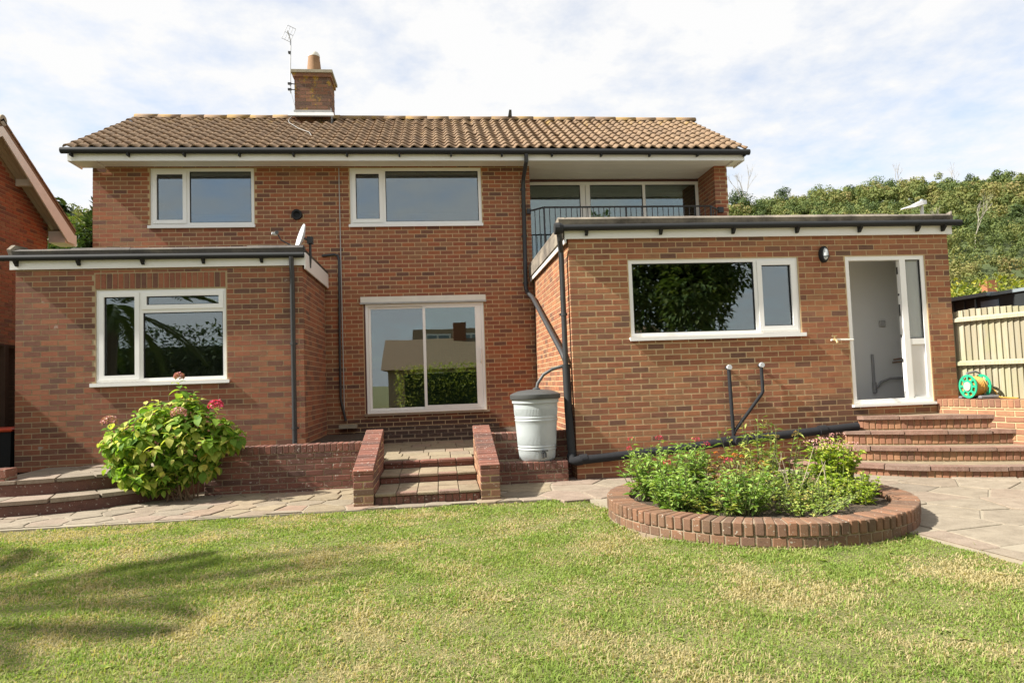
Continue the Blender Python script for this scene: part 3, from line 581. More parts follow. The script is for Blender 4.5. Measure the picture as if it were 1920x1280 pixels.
# chimney
ch = part('chimney', house)
cx0, cx1, cy0, cy1 = -2.77, -2.06, 1.90, 2.52
MB().box(cx0+.006, cx1-.006, cy0+.006, cy1-.006, 6.5, 7.72).obj('core', M_MORTAR_D, ch)
cb_ = MB()
for q in layout(cx0, cx1, 6.70, 7.66): cb_.box(q[0], q[1], cy0, cy0+.05, q[2], q[3])
for q in layout(cy0+.055, cy1, 6.70, 7.66, shift=1): cb_.box(cx1-.05, cx1+.001, q[0], q[1], q[2], q[3]); cb_.box(cx0-.001, cx0+.05, q[0], q[1], q[2], q[3])
cb_.obj('brickwork', M_BRICK_C, ch, kind='stuff')
MB().box(cx0-.03, cx1+.03, cy0-.03, cy1+.03, 7.66, 7.74).obj('oversail_course', M_BRICK_C, ch)
MB().add([(cx0-.06, cy0-.06, 7.74), (cx1+.06, cy0-.06, 7.74), (cx1+.06, cy1+.06, 7.74), (cx0-.06, cy1+.06, 7.74), (cx0-.06, cy0-.06, 7.80), (cx1+.06, cy0-.06, 7.80), (cx1+.06, cy1+.06, 7.80), (cx0-.06, cy1+.06, 7.80), (cx0+.2, cy0+.2, 7.87), (cx1-.2, cy0+.2, 7.87), (cx1-.2, cy1-.2, 7.87), (cx0+.2, cy1-.2, 7.87)], [(3,2,1,0),(0,1,5,4),(1,2,6,5),(2,3,7,6),(3,0,4,7),(4,5,9,8),(5,6,10,9),(6,7,11,10),(7,4,8,11),(8,9,10,11)]).obj('coping', M_CONC, ch)
MB().lathe([(.145, 7.84), (.138, 8.0), (.118, 8.20), (.118, 8.22), (.095, 8.22), (.09, 8.0)], (-2.42, 2.2, 0), 24).obj('pot', M_TERRA, ch, True)
MB().lathe([(.122, 8.222), (.118, 8.27), (.09, 8.315), (.04, 8.33)], (-2.42, 2.2, 0), 20).obj('cowl', M_WHITE_W, ch, True)
MB().extr([(cx0-.10, cy0-.20, 6.76), (cx1+.10, cy0-.20, 6.76), (cx1+.06, cy0-.004, 6.90), (cx0-.06, cy0-.004, 6.90)], (0, -.01, .02)).box(cx0-.02, cx1+.02, cy0-.012, cy0-.002, 6.84, 6.97).box(cx1+.003, cx1+.014, cy0, cy1, 6.7, 7.02).obj('flashing', M_STONE_L, ch)
# tv aerial
ta = thing('tv_aerial', (-2.86, 1.95, 7.2), 'grid type television aerial on a thin mast strapped to the chimney', 'aerial')
MB().tube([(-2.85, 1.9, 7.32), (-2.845, 1.9, 7.9), (-2.83, 1.9, 8.42)], .013, 8).obj('mast', M_GALV, ta)
MB().tube([(-2.84, 1.9, 7.40), (-2.74, 1.93, 7.40)], .01, 6).tube([(-2.84, 1.9, 7.52), (-2.74, 1.93, 7.52)], .01, 6).box(-2.90, -2.83, 1.88, 1.92, 7.38, 7.42).box(-2.90, -2.83, 1.88, 1.92, 7.50, 7.54).obj('bracket', M_IRON, ta)
MB().box(-2.88, -2.83, 1.87, 1.93, 8.15, 8.19).obj('amplifier', M_IRON, ta)
gr = MB(); gc = Vector((-2.86, 1.88, 8.56)); gu = Vector((.40, .0, .92)).normalized(); gv = Vector((.93, .25, -.35)).normalized()
for k in range(4):
    a = -.085+k*.0567; gr.tube([gc+gv*a-gu*.15, gc+gv*a+gu*.15], .005, 5)
for k in range(3):
    a = -.15+k*.15; gr.tube([gc-gv*.085+gu*a, gc+gv*.085+gu*a], .005, 5)
gr.tube([gc+Vector((.03, .02, -.14)), gc+Vector((0, -.12, 0))], .01, 6).obj('reflector', M_GALV, ta)
# flat roofs ------------------------------------------------------------------
MB().box(1.66, 7.13, YR-.03, .1, 3.152, 3.32).obj('flat_roof', M_FELT, house)
def lip(path, w, h, m, nm):
    MB().extr(path, w).obj(nm, m, house)
rv = random.Random(3)
for k in range(6):      # felt kerb in lapped lengths
    a, b = 1.60+k*.925, 1.60+(k+1)*.925+.0; t = 3.425+rv.uniform(-.006, .006)
    MB().extr([(a+.002, YR-.075, 3.30), (a+.002, YR-.088, 3.385), (a+.002, YR-.03, t), (a+.002, YR+.14, t-.01), (a+.002, YR+.2, 3.321), (a+.002, YR, 3.321)], (b-a-.004, 0, 0)).obj('felt_edge', M_FELT, house)
MB().extr([(1.672, YR-.08, 3.302), (1.662, YR-.08, 3.375), (1.69, YR-.06, 3.415), (1.79, YR-.05, 3.37), (1.82, YR-.05, 3.325), (1.70, YR-.05, 3.302)], (0, 3.42, 0)).obj('felt_edge', M_FELT, house)
MB().extr([(7.10, YR-.08, 3.30), (7.11, YR-.085, 3.40), (7.16, YR-.03, 3.46), (7.17, YR+.1, 3.44), (7.17, YR+.3, 3.32), (7.10, YR+.2, 3.31)], (.02, 0, 0)).obj('felt_edge', M_FELT, house)
MB().box(1.70, 7.135, YR-.045, YR-.012, 3.135, 3.30).box(1.680, 1.70, YR-.044, -.005, 3.08, 3.30).box(7.136, 7.15, YR-.044, 0, 3.135, 3.30).obj('fascia', M_WHITE, house)
gt = MB().tube([(1.58, YR-.105, 3.265), (4, YR-.105, 3.275), (7.24, YR-.105, 3.28)], .041, 12).obj('gutter', M_BLACK, house, True)
for x in (1.95, 2.95, 3.95, 4.85, 5.75, 6.6, 6.98): MB().extr([(x, YR-.15, 3.25), (x, YR-.046, 3.25), (x, YR-.046, 3.17), (x, YR-.075, 3.17)], (.035, 0, 0)).obj('bracket', M_BLACK, gt)
MB().lathe([(.075, -.06), (.08, 0), (.06, .05)], (1.60, YR-.09, 3.26), 14, 'x').obj('gutter_outlet', M_BLACK, gt)
MB().box(-5.85, -1.90, YL-.03, -.01, 3.105, 3.27).obj('flat_roof', M_FELT_D, house)
for k in range(5):
    a, b = -5.86+k*.792, -5.86+(k+1)*.792; t = 3.375+rv.uniform(-.008, .006)
    MB().extr([(a+.002, YL-.07, 3.26), (a+.002, YL-.088, 3.335), (a+.002, YL-.03, t), (a+.002, YL+.12, t-.01), (a+.002, YL+.18, 3.271), (a+.002, YL, 3.271)], (b-a-.004, 0, 0)).obj('felt_edge', M_FELT_D, house)
MB().extr([(-1.90, YL-.08, 3.272), (-1.872, YL-.08, 3.31), (-1.92, YL-.02, 3.36), (-2.02, YL, 3.33), (-2.05, YL, 3.272), (-1.90, YL, 3.272)], (0, 2.06, 0)).obj('felt_edge', M_FELT_D, house)
MB().extr([(-5.80, YL-.08, 3.25), (-5.83, YL-.09, 3.36), (-5.80, YL-.03, 3.43), (-5.72, YL+.1, 3.42), (-5.68, YL+.3, 3.28), (-5.8, YL+.2, 3.272)], (-.05, 0, 0)).obj('felt_edge', M_FELT, house)
MB().box(-5.865, -1.895, YL-.045, YL-.012, 3.085, 3.26).box(-1.894, -1.874, YL-.044, -.005, 3.03, 3.27).obj('fascia', M_WHITE, house)
gt = MB().tube([(-5.97, YL-.105, 3.235), (-4, YL-.105, 3.23), (-1.885, YL-.105, 3.22)], .041, 12).obj('gutter', M_BLACK, house, True)
for x in (-5.78, -4.97, -4.12, -3.3, -2.5): MB().extr([(x, YL-.15, 3.205), (x, YL-.046, 3.205), (x, YL-.046, 3.125), (x, YL-.075, 3.125)], (.035, 0, 0)).obj('bracket', M_BLACK, gt)
# downpipes
def pipe(path, r, m, clips=(), name='downpipe', n=12):
    o = MB().tube(path, r, n).obj(name, m, house, True)
    for c in clips: MB().lathe([(r+.006, -.018), (r+.006, .018)], c, n).box(c[0]-.05, c[0]+.05, c[1]+.01, c[1]+r+.02, c[2]-.012, c[2]+.012).obj('pipe_clip', m, o)
    return o
pipe([(-2.06, YL-.115, 3.20), (-2.06, YL-.10, 3.06), (-2.06, YL-.07, 2.95), (-2.06, YL-.07, .1)], .034, M_PIPE, [(-2.06, YL-.07, 1.95), (-2.06, YL-.07, .75)])
pipe([(1.615, -.53, 5.24), (1.615, -.52, 5.12), (1.61, -.12, 4.95), (1.605, -.065, 4.86), (1.585, -.065, 2.98), (1.60, -.10, 2.88), (1.645, -.45, 2.74), (1.64, -3.12, 1.66), (1.66, -3.24, 1.55)], .036, M_PIPE, [(1.60, -.065, 4.75), (1.595, -.065, 3.9), (1.59, -.065, 3.05)])
pipe([(1.60, YR-.09, 3.24), (1.61, YR-.07, 3.12), (1.65, YR+.09, 2.98), (1.655, YR+.09, 1.45)], .036, M_PIPE, [(1.655, YR+.09, 2.16)])
pipe([(1.657, YR+.09, 1.50), (1.66, YR+.06, .9), (1.665, YR-.03, .30)], .052, M_BLACK)
pipe([(1.66, YR-.02, .34), (1.665, YR-.06, .27), (1.72, YR-.09, .265), (1.78, YR-.09, .27)], .062, M_RUBBER)
pipe([(1.73, YR-.09, .267), (3.0, YR-.08, .35), (3.83, YR-.075, .425), (5.56, YR-.07, .54)], .055, M_RUBBER, name='drain_pipe')
for x in (1.80, 3.70, 3.83, 3.96, 5.05): pipe([(x-.05, YR-.08, .272+(x-1.73)*.0713), (x+.05, YR-.08, .279+(x-1.73)*.0713)], .066, M_RUBBER, name='pipe_collar')
MB().lathe([(.05, -.03), (.058, 0), (.04, .012)], (3.85, YR-.15, .425), 14, 'y').obj('inspection_cap', M_RUBBER, house)
pipe([(3.806, YR+.02, 1.385), (3.806, YR-.055, 1.385), (3.806, YR-.062, 1.36), (3.826, YR-.062, .46)], .024, M_RUBBER, name='waste_pipe'); pipe([(4.256, YR+.02, 1.40), (4.256, YR-.055, 1.40), (4.256, YR-.062, 1.37), (4.262, YR-.062, 1.06), (4.24, YR-.062, 1.02), (3.85, YR-.066, .56), (3.835, YR-.066, .52)], .022, M_RUBBER, name='waste_pipe')
for x, z in ((3.806, 1.39), (4.256, 1.405)): MB().lathe([(.0, -.014), (.032, -.014), (.034, .0), (.030, .03)], (x, YR-.09, z), 14, 'y').obj('pipe_cap', M_DISH, house)
pipe([(-1.76, -.03, 3.62), (-1.70, -.03, 3.60), (-1.68, -.03, 3.52), (-1.70, -.04, 1.8), (-1.70, -.04, 1.1), (-1.62, -.04, .72)], .022, M_PIPE, name='soil_pipe')
pipe([(-1.97, -.03, 3.60), (-1.76, -.03, 3.62)], .022, M_PIPE, name='soil_pipe'); pipe([(-1.655, -.022, 5.16), (-1.645, -.022, .9)], .009, M_STONE_L, name='cable_run', n=6)
MB().box(-1.72, -1.42, -.20, -.02, .60, .66).obj('splash_block', M_CONC, house)
MB().lathe([(.0, .01), (.055, .012), (.058, -.03), (.088, -.035), (.092, 0), (.09, .04)], (-2.388, -.02, 4.333), 20, 'y').obj('round_vent', M_BLACK, house)
# balcony railing
rl = part('railing', house); zt = 4.355; yr = -.30
MB().tube([(1.70, -.02, 4.36), (1.93, yr, zt), (5.0, yr, zt), (5.28, -.02, 4.345)], .016, 6).obj('top_rail', M_IRON, rl); MB().tube([(1.75, -.1, 3.47), (1.93, yr, 3.46), (5.0, yr, 3.46), (5.25, -.1, 3.46)], .012, 6).obj('lower_rail', M_IRON, rl)
for k in range(31):
    x = 2.03+k*.0985
    if x > 4.97: break
    MB().tube([(x, yr, 3.46), (x+random.uniform(-.003, .003), yr, zt)], .0075, 5).obj('baluster', M_IRON, rl)
for x, y in ((1.93, yr), (3.42, yr+.002), (5.0, yr)): MB().box(x-.014, x+.014, y-.014, y+.014, 3.322, zt).obj('post', M_IRON, rl)
for x, y in ((1.79, -.13), (1.86, -.215), (5.09, -.20), (5.18, -.11)): MB().tube([(x, y, 3.46), (x, y, zt)], .0075, 5).obj('baluster', M_IRON, rl)
MB().box(1.66, 1.73, -.06, -.006, 4.31, 4.40).obj('wall_bracket', M_IRON, rl); MB().box(5.25, 5.35, -.06, -.006, 4.30, 4.40).obj('wall_bracket', M_IRON, rl)
# satellite dish on the left flat roof
dsh = thing('satellite_dish', (-1.9, -1.8, 3.4), 'small grey satellite dish seen edge on at the corner of the low flat roof', 'satellite dish')
dv = MB(); nd = Vector((-.86, -.42, .28)).normalized(); ex = nd.orthogonal(); ex = Vector((0, 0, 1)).cross(nd).normalized(); ey = nd.cross(ex); dc = Vector((-1.99, -1.85, 3.55)); rings = 5; vs = [dc-nd*.05]
for r_ in range(1, rings+1):
    for k in range(24): a = 2*math.pi*k/24; q = r_/rings; vs.append(dc+ex*math.cos(a)*.155*q+ey*math.sin(a)*.20*q+nd*(.05*q*q-.05))
fs = [(0, 1+k, 1+(k+1) % 24) for k in range(24)]+[(1+r_*24+k, 1+(r_+1)*24+k, 1+(r_+1)*24+(k+1) % 24, 1+r_*24+(k+1) % 24) for r_ in range(rings-1) for k in range(24)]
n0 = len(vs); vs2 = [v-nd*.012 for v in vs]; fs2 = [tuple(i+n0 for i in f[::-1]) for f in fs]; rim = [(1+(rings-1)*24+k, n0+1+(rings-1)*24+k, n0+1+(rings-1)*24+(k+1) % 24, 1+(rings-1)*24+(k+1) % 24) for k in range(24)]
dv.add(vs+vs2, fs+fs2+rim).obj('dish', M_DISH, dsh, True)
MB().tube([dc-ey*.19-nd*.02, dc-ey*.15+nd*.24, dc-ey*.09+nd*.30], .010, 6).obj('feed_arm', M_PIPE, dsh); hb = dc-ey*.07+nd*.33; MB().tube([hb-ex*.035, hb+ex*.035], .028, 8).obj('receiver', M_LID, dsh); MB().tube([hb-nd*.01-ey*.02, hb+nd*.06-ey*.03], .02, 8).obj('receiver_cap', M_DISH, dsh)
MB().tube([dc-nd*.04, (-1.86, -1.75, 3.50), (-1.86, -1.75, 3.25), (-1.876, -1.72, 3.10)], .019, 8).box(-1.90, -1.82, -1.80, -1.70, 3.46, 3.56).obj('bracket', M_PIPE, dsh)
# wall light and outdoor tap
wl = thing('wall_light', (5.25, YR, 2.88), 'small black oval bulkhead light on the brick wall beside the open back door', 'light')
bb = MB(); n = 24; ring = lambda rx, rz, y: [(5.25+rx*math.cos(a)*min(1, 1), y, 2.878+rz*math.sin(a)) for a in (2*math.pi*k/n for k in range(n))]
rg = [ring(.062, .112, YR-.006), ring(.064, .115, YR-.05), ring(.05, .10, YR-.075), ring(.038, .085, YR-.077)]
bb.add(sum(rg, []), [(j*n+k, j*n+(k+1) % n, (j+1)*n+(k+1) % n, (j+1)*n+k) for j in range(3) for k in range(n)]+[tuple(range(3*n, 4*n))]).obj('body', M_BLACK, wl, True)
rg = [ring(.036, .082, YR-.076), ring(.03, .07, YR-.095), ring(.015, .04, YR-.105)]
bb = MB(); bb.add(sum(rg, []), [(j*n+k, j*n+(k+1) % n, (j+1)*n+(k+1) % n, (j+1)*n+k) for j in range(2) for k in range(n)]+[tuple(range(2*n, 3*n))]).obj('glass_cover', plain('light_cover', (.55, .58, .60), .12, .1, 20), wl, True)
MB().box(5.205, 5.295, YR-.108, YR-.09, 2.835, 2.845).obj('guard_bar', M_BLACK, wl)
tp = thing('outdoor_tap', (5.32, YR, 1.71), 'brass garden tap with white pipe fixed to the brick wall left of the open door', 'tap')
MB().tube([(5.60, YR-.03, 1.705), (5.5, YR-.03, 1.708), (5.34, YR-.03, 1.71), (5.28, YR-.03, 1.71)], .013, 8).obj('supply_pipe', M_WHITE_W, tp)
MB().tube([(5.32, YR-.02, 1.71), (5.32, YR-.07, 1.71), (5.322, YR-.10, 1.695), (5.324, YR-.105, 1.665)], .016, 8).tube([(5.32, YR-.05, 1.71), (5.32, YR-.05, 1.755)], .012, 8).obj('body', M_BRASS, tp, True); MB().box(5.285, 5.355, YR-.058, YR-.042, 1.757, 1.77).obj('handle', M_BRASS, tp)

# ------------------------------------------------------------------ garden walls and steps
def masonry(o, x0, x1, y0, y1, z0, z1, m, faces=('f',), cap=True, mort=M_MORTAR_D, capalong='x'):
    """a low wall: mortar core, stretcher bricks on the named faces (f front, l left, r right), brick-on-edge cap"""
    zc = z1-(.105 if cap else 0); e = .006
    MB().box(x0+e, x1-e, y0+e, y1-e, z0, z1-e).obj('core', mort, o)
    for fc in faces:
        if fc == 'f': [piece('brick', q[0], q[1], y0+random.uniform(-.004, .002), y0+.05, q[2], q[3], m, o) for q in layout(x0, x1, z0, zc-.008)]
        if fc == 'b': [piece('brick', q[0], q[1], y1-.05, y1+random.uniform(-.002, .004), q[2], q[3], m, o) for q in layout(x0, x1, z0, zc-.008)]
        if fc == 'l': [piece('brick', x0+random.uniform(-.004, .002), x0+.05, max(q[0], y0+.052), q[1], q[2], q[3], m, o) for q in layout(y0, y1, z0, zc-.008, shift=1) if q[1] > y0+.09]
        if fc == 'r': [piece('brick', x1-.05, x1+random.uniform(-.002, .004), max(q[0], y0+.052), q[1], q[2], q[3], m, o) for q in layout(y0, y1, z0, zc-.008, shift=1) if q[1] > y0+.09]
    if cap:
        if capalong == 'x':
            n = max(1, round((x1-x0)/.075)); p = (x1-x0)/n
            for k in range(n): dz = random.uniform(-.003, .003); piece('coping_brick', x0+k*p+.004, x0+(k+1)*p-.004, y0-.006, min(y1, y0+.215), zc+.004+dz, z1+dz, m, o, .006)
        else:
            n = max(1, round((y1-y0)/.075)); p = (y1-y0)/n
            for k in range(n): dz = random.uniform(-.003, .003); piece('coping_brick', x0-.004, min(x1, x0+.215), y0+k*p+.004, y0+(k+1)*p-.004, zc+.004+dz, z1+dz, m, o, .006)
lw = thing('garden_wall', (-1.9, -3.1, 0), 'low weathered brick retaining wall between the hydrangea and the central steps', 'wall')
masonry(lw, -2.95, -.955, -3.16, -2.92, -.02, .595, M_BRICK_D)
lw2 = thing('garden_wall', (1.2, -2.95, 0), 'low brick wall behind the water butt, between steps and extension', 'wall')
masonry(lw2, .64, 1.725, -3.05, -2.82, -.02, .625, M_BRICK_D)
lg = thing('brick_ledge', (1.1, -3.3, 0), 'damp dark red brick ledge that the water butt stands on', 'ledge')
masonry(lg, .635, 1.60, -3.475, -3.06, -.02, .275, M_BRICK_D)
for k in range(5): MB().box(.64+k*.19, .64+k*.19+.182, -3.25, -3.065, .27, .279+random.uniform(-.002, .003)).obj('ledge_slab', M_TREAD, lg)
fp = thing('garden_wall', (-5.7, -3.4, 0), 'short brick wall end beside the curved steps at the far left edge', 'wall')
masonry(fp, -6.9, -4.98, -3.62, -3.40, -.02, .50, M_BRICK_D, ('f', 'r'))
MB().box(-2.6, -1.93, -2.918, -.02, -.02, .52).box(-1.925, -.955, -2.918, -.02, -.02, .50).obj('soil_bed', M_SOIL); tag(bpy.data.objects['soil_bed'], kind='structure')
MB().box(.64, 1.72, -2.815, -.02, -.02, .50).obj('soil_bed', M_SOIL); tag(bpy.data.objects['soil_bed.001'], kind='structure')
# central steps
cs = thing('central_steps', (-.15, -3.9, 0), 'brick and slab steps with sloping cheek walls up to the patio door', 'steps')
ZT = (.135, .24, .338); YT = (-4.5, -3.78, -3.2, -.02)
for i in range(3):
    z = ZT[i]; y0, y1 = YT[i], YT[i+1]
    stp = MB().box(-.735, .415, y0+.03, y1+(.03 if i < 2 else 0), -.02, z-.034).obj('step', M_MORTAR_D, cs)
    zb = 0 if i == 0 else ZT[i-1]
    if i == 0:
        for k in range(15): x = -.735+k*.0767; piece('brick', x+.004, x+.072, y0+.012, y0+.06, zb+.004, z-.038, M_BRICK_D, stp)
    else:
        for k in range(5): x = -.735+k*.23; piece('brick', x+.004, x+.225, y0+.012, y0+.06, zb+.003, z-.038, M_BRICK_D, stp)
    if i < 2:
        for k in range(5):
            x = -.735+k*.23
            for q, (a, b) in enumerate(((y0-.012, y0+.10), (y0+.108, y0+.42), (y0+.428, y1+.02))): piece('slab', x+.003, x+.227, a, b, z-.03+random.uniform(-.003, .002), z+random.uniform(-.003, .004), M_COPING if q == 0 and k in (1, 3) else M_TREAD, stp, .006)
    else:
        for k in range(5): x = -.735+k*.23; piece('nosing_brick', x+.003, x+.227, y0-.015, y0+.10, z-.045, z+random.uniform(-.006, .004), M_BRICK_D, stp, .01)
        rr = random.Random(8)
        MB().box(-.950, .632, -3.05, -.022, .05, z-.035).obj('landing_bed', M_MORTAR_D, stp)
        for r_ in range(7):
            x, xe = (-.735, .415) if r_ == 0 else (-.948, .63)
            while x < xe-.02:
                wd = min(rr.uniform(.25, .5), xe-x)
                if xe-x-wd < .12: wd = xe-x
                a = y0+.108+r_*.44
                piece('slab', x+.003, x+wd-.003, a, min(a+.43, -.03), z-.03, z+rr.uniform(-.006, .004), M_PAVE_Y, stp, .008); x += wd
for (x0_, x1_, y0_, za_, zb_) in ((-1.22, 1.02, -.30, .33, .46), (-1.22, 1.02, -.16, .46, .58)):
    ps_ = MB().box(x0_, x1_, y0_+.004, -.004, za_-.03, zb_-.004).obj('plinth_step', M_MORTAR_D, cs)
    for q in layout(x0_, x1_, za_-.002, zb_+.004): piece('brick', q[0], q[1], y0_+random.uniform(-.006, .004), y0_+.1, q[2], q[3], M_BRICK_M, ps_, .008)
def cheek(x0, x1):
    ck = MB(); y0, y1, za, zb = -4.55, -3.06, .40, .745
    prof = [(y0+.006, -.02), (y1-.006, -.02), (y1-.006, zb-.075), (y0+.006, za-.075)]
    ck.extr([(x0+.006, y, z) for y, z in prof], (x1-x0-.012, 0, 0)); o = ck.obj('cheek_wall', M_MORTAR, cs)
    for q in layout(x0, x1, -.015, za-.012, shift=0): piece('brick', q[0], q[1], y0, y0+.10, q[2], q[3], M_BRICK_D if q[2] > .2 else M_BRICK_P, o)
    sl = (zb-za)/(y1-y0)
    for xa, xb in ((x0, x0+.05), (x1-.05, x1)):
        for q in layout(y0+.105, y1, -.015, zb-.08, shift=1):
            lim = za+(q[0]-y0)*sl-.075
            if q[2] < lim-.02: piece('brick', xa+random.uniform(-.003, .003), xb+random.uniform(-.003, .003), q[0], q[1], q[2], min(q[3], lim-.006), M_BRICK_S if xa > 0 else M_BRICK_D, o)
    n = 20; L_ = (y1-y0)/n; ang = math.atan(sl)
    for k in range(n):
        yc = y0+(k+.5)*L_; zc = za+(yc-y0)*sl-.034; b = piece('coping_brick', x0-.004, x1+.004, yc-L_/2+.004, yc+L_/2-.004, zc-.038, zc+.036, M_BRICK_D, o, .007); b.rotation_euler = (ang, 0, 0); b.location.z += random.uniform(-.003, .003)
cheek(-.955, -.74); cheek(.42, .635)
# curved steps on the left
ls = thing('curved_terrace_steps', (-4.6, -3.3, 0), 'two shallow curved stone steps up to the terrace by the low extension', 'steps')
def arc(c, rx, ry, a0, a1, n=24): return [(c[0]+rx*math.cos(a), c[1]+ry*math.sin(a)) for a in np.linspace(a0, a1, n)]
for r_, z, zb in ((2.03, .185, 0), (1.62, .37, .185)):
    c = (-5.0, -2.02); pts = arc(c, r_, r_, R(-100), R(0)); MB().prism(pts+[(-5.0-r_*.17, -2.02)], -.02, z-.05).obj('riser', M_BRICK_D, ls)
    n = 7
    for k in range(n):
        a0, a1 = R(-99+k*97/n+.4), R(-99+(k+1)*97/n-.4); o_ = arc(c, r_+.02, r_+.02, a0, a1, 6); i_ = arc(c, r_-.42, r_-.42, a1, a0, 6)
        MB().prism(o_+i_, z-.045+random.uniform(-.004, .004), z+random.uniform(-.006, .006)).obj('stone_slab', M_PAVE, ls)
tr_ = MB().prism(arc((-5.0, -2.02), 1.6, 1.6, R(-100), R(0))+[(-3.4, -1.9), (-5.4, -1.9)], .1, .345).obj('terrace', M_PAVE, ls)
rr = random.Random(4)
for k in range(14):
    x, y = rr.uniform(-5.0, -3.9), rr.uniform(-3.1, -2.2); pts = [(x+.22*math.cos(a)*rr.uniform(.7, 1), y+.17*math.sin(a)*rr.uniform(.7, 1)) for a in np.linspace(0, 5.5, 6)]
    if all(math.hypot(px+5, py+2.02) < 1.17 for px, py in pts): MB().prism(pts, .33, .352+.001*k).obj('stone_slab', M_PAVE, ls)
# side retaining wall, curved back-door steps
XS = 6.77
sw = thing('retaining_wall', (XS, YR-.012, 0), 'orange brick retaining wall below the timber fence at the right', 'wall')
masonry(sw, XS, XS+.32, -6.6, YR-.012, -.02, .86, M_BRICK_S, ('l',), True, M_MORTAR, 'y')
MB().box(XS+.222, XS+.40, -6.6, YR-.012, .80, .852).obj('wall_top', M_MORTAR, sw)
ANG = .335; sw.rotation_euler = (0, 0, ANG)
rs = thing('curved_door_steps', (6.2, -4, 0), 'four curved brick steps with red edging stones rising to the open back door', 'steps')
def catmull(P, n=14):
    Q = [tuple(2*np.array(P[0])-np.array(P[1]))]+list(P)+[tuple(2*np.array(P[-1])-np.array(P[-2]))]; out_ = []
    for i in range(1, len(Q)-2):
        p0, p1, p2, p3 = (np.array(q) for q in Q[i-1:i+3])
        for t in np.linspace(0, 1, n, endpoint=False): out_.append(tuple(.5*((2*p1)+(p2-p0)*t+(2*p0-5*p1+4*p2-p3)*t*t+(3*p1-p0-3*p2+p3)*t**3)))
    return out_+[tuple(P[-1])]
CORNER = [(7.9, -6.0), (6.78, YR-.012)]
STEPS = ((.145, 0, [(4.56, YR-.012), (4.66, -3.62), (4.95, -4.02), (5.38, -4.42), (5.85, -4.72), (6.4, -4.93), (7.45, -5.12)]),
         (.315, .145, [(4.93, YR-.012), (5.02, -3.58), (5.28, -3.82), (5.68, -4.08), (6.2, -4.32), (6.6, -4.48), (7.32, -4.72)]),
         (.492, .315, [(5.27, YR-.012), (5.36, -3.52), (5.62, -3.68), (6.1, -3.92), (6.6, -4.10), (7.15, -4.31)]),
         (.672, .492, [(5.59, YR-.012), (5.66, -3.47), (5.86, -3.57), (6.2, -3.71), (6.6, -3.87), (7.03, -4.06)]))
for i, (z, zb, cp) in enumerate(STEPS):
    outer = catmull(cp, 40); arr = np.array(outer); tg = np.gradient(arr, axis=0); tg /= np.linalg.norm(tg, axis=1, keepdims=True); nr = np.stack([tg[:, 1], -tg[:, 0]], 1)
    if i < 3: close = [(7.75, cp[-1][1]-.4), (6.95, YR-.012)]
    else: close = [(6.78, YR-.012)]
    inset = [tuple(p) for p in arr-nr*.03]
    stp = MB().prism(inset[::6]+[inset[-1]]+[(6.78, YR-.012)], -.02 if i == 0 else zb-.03, z-.046).obj('step', M_MORTAR, rs)
    dd = np.concatenate([[0], np.cumsum(np.linalg.norm(np.diff(arr, axis=0), axis=1))]); tot = dd[-1]
    at = lambda s_: (np.interp(s_, dd, arr[:, 0]), np.interp(s_, dd, arr[:, 1]), np.interp(s_, dd, nr[:, 0]), np.interp(s_, dd, nr[:, 1]))
    n = int(tot/.0755)
    for k in range(n):
        x, y, nx, ny = at((k+.5)*tot/n); x -= nx*(.045+random.uniform(0, .006)); y -= ny*.045; o = piece('brick', x-.0325, x+.0325, y-.03, y+.03, zb+.006, z-.05, M_BRICK_S, stp, .006); o.rotation_euler = (0, 0, math.atan2(nx, -ny)+random.uniform(-.03, .03))
    nc = max(4, int(tot/.36)); cut = [0]+sorted((k+random.uniform(-.3, .3))/nc for k in range(1, nc))+[1]
    for a, b in zip(cut, cut[1:]):
        ss = np.linspace(a*tot+.006, b*tot-.006, 7); jit = random.uniform(-.008, .012); O = []; I_ = []
        for q in ss: x, y, nx, ny = at(q); w_ = random.uniform(-.004, .004); O.append((x+nx*(.02+jit+w_), y+ny*(.02+jit+w_))); I_.append((x-nx*.17, y-ny*.17))
        MB().prism(O+I_[::-1], z-.047+random.uniform(-.006, .004), z+random.uniform(-.007, .005)).obj('edging_stone', M_COPING, stp)
    ins = [tuple(p) for p in arr-nr*.175]; MB().prism(ins[::6]+[ins[-1], (6.78, YR-.012)], z-.045, z-.006).obj('tread_bed' if i < 3 else 'landing', M_TREAD if i < 3 else M_PAVE_Y, stp)
# ------------------------------------------------------------------ circular planter
pl = thing('brick_planter', (PLC[0], PLC[1], 0), 'round raised flower bed ringed with brown bricks at the lawn edge', 'planter')
def circ(r, n=72): return [(PLC[0]+r*math.cos(2*math.pi*k/n), PLC[1]+r*math.sin(2*math.pi*k/n)) for k in range(n)]
rg = MB(); n = 72; o_, i_ = circ(PLR-.012, n), circ(PLR-.205, n)
rg.add([(x, y, -.05) for x, y in o_]+[(x, y, .172) for x, y in o_]+[(x, y, .172) for x, y in i_]+[(x, y, -.05) for x, y in i_], [(j*n+k, j*n+(k+1) % n, (j+1)*n+(k+1) % n, (j+1)*n+k) for j in range(3) for k in range(n)]).obj('mortar_ring', M_MORTAR_D, pl)
nb = 108
for k in range(nb):
    a = 2*math.pi*k/nb; c_ = PLR-.107; o = piece('brick', -.1075, .1075, -.0325, .0325, -.051, .051, M_BRICK_P, pl, .007); o.location = (PLC[0]+c_*math.cos(a), PLC[1]+c_*math.sin(a), .130+random.uniform(-.004, .004)); o.rotation_euler = (random.uniform(-.03, .03), random.uniform(-.02, .02), a+random.uniform(-.02, .02))
nb = 76
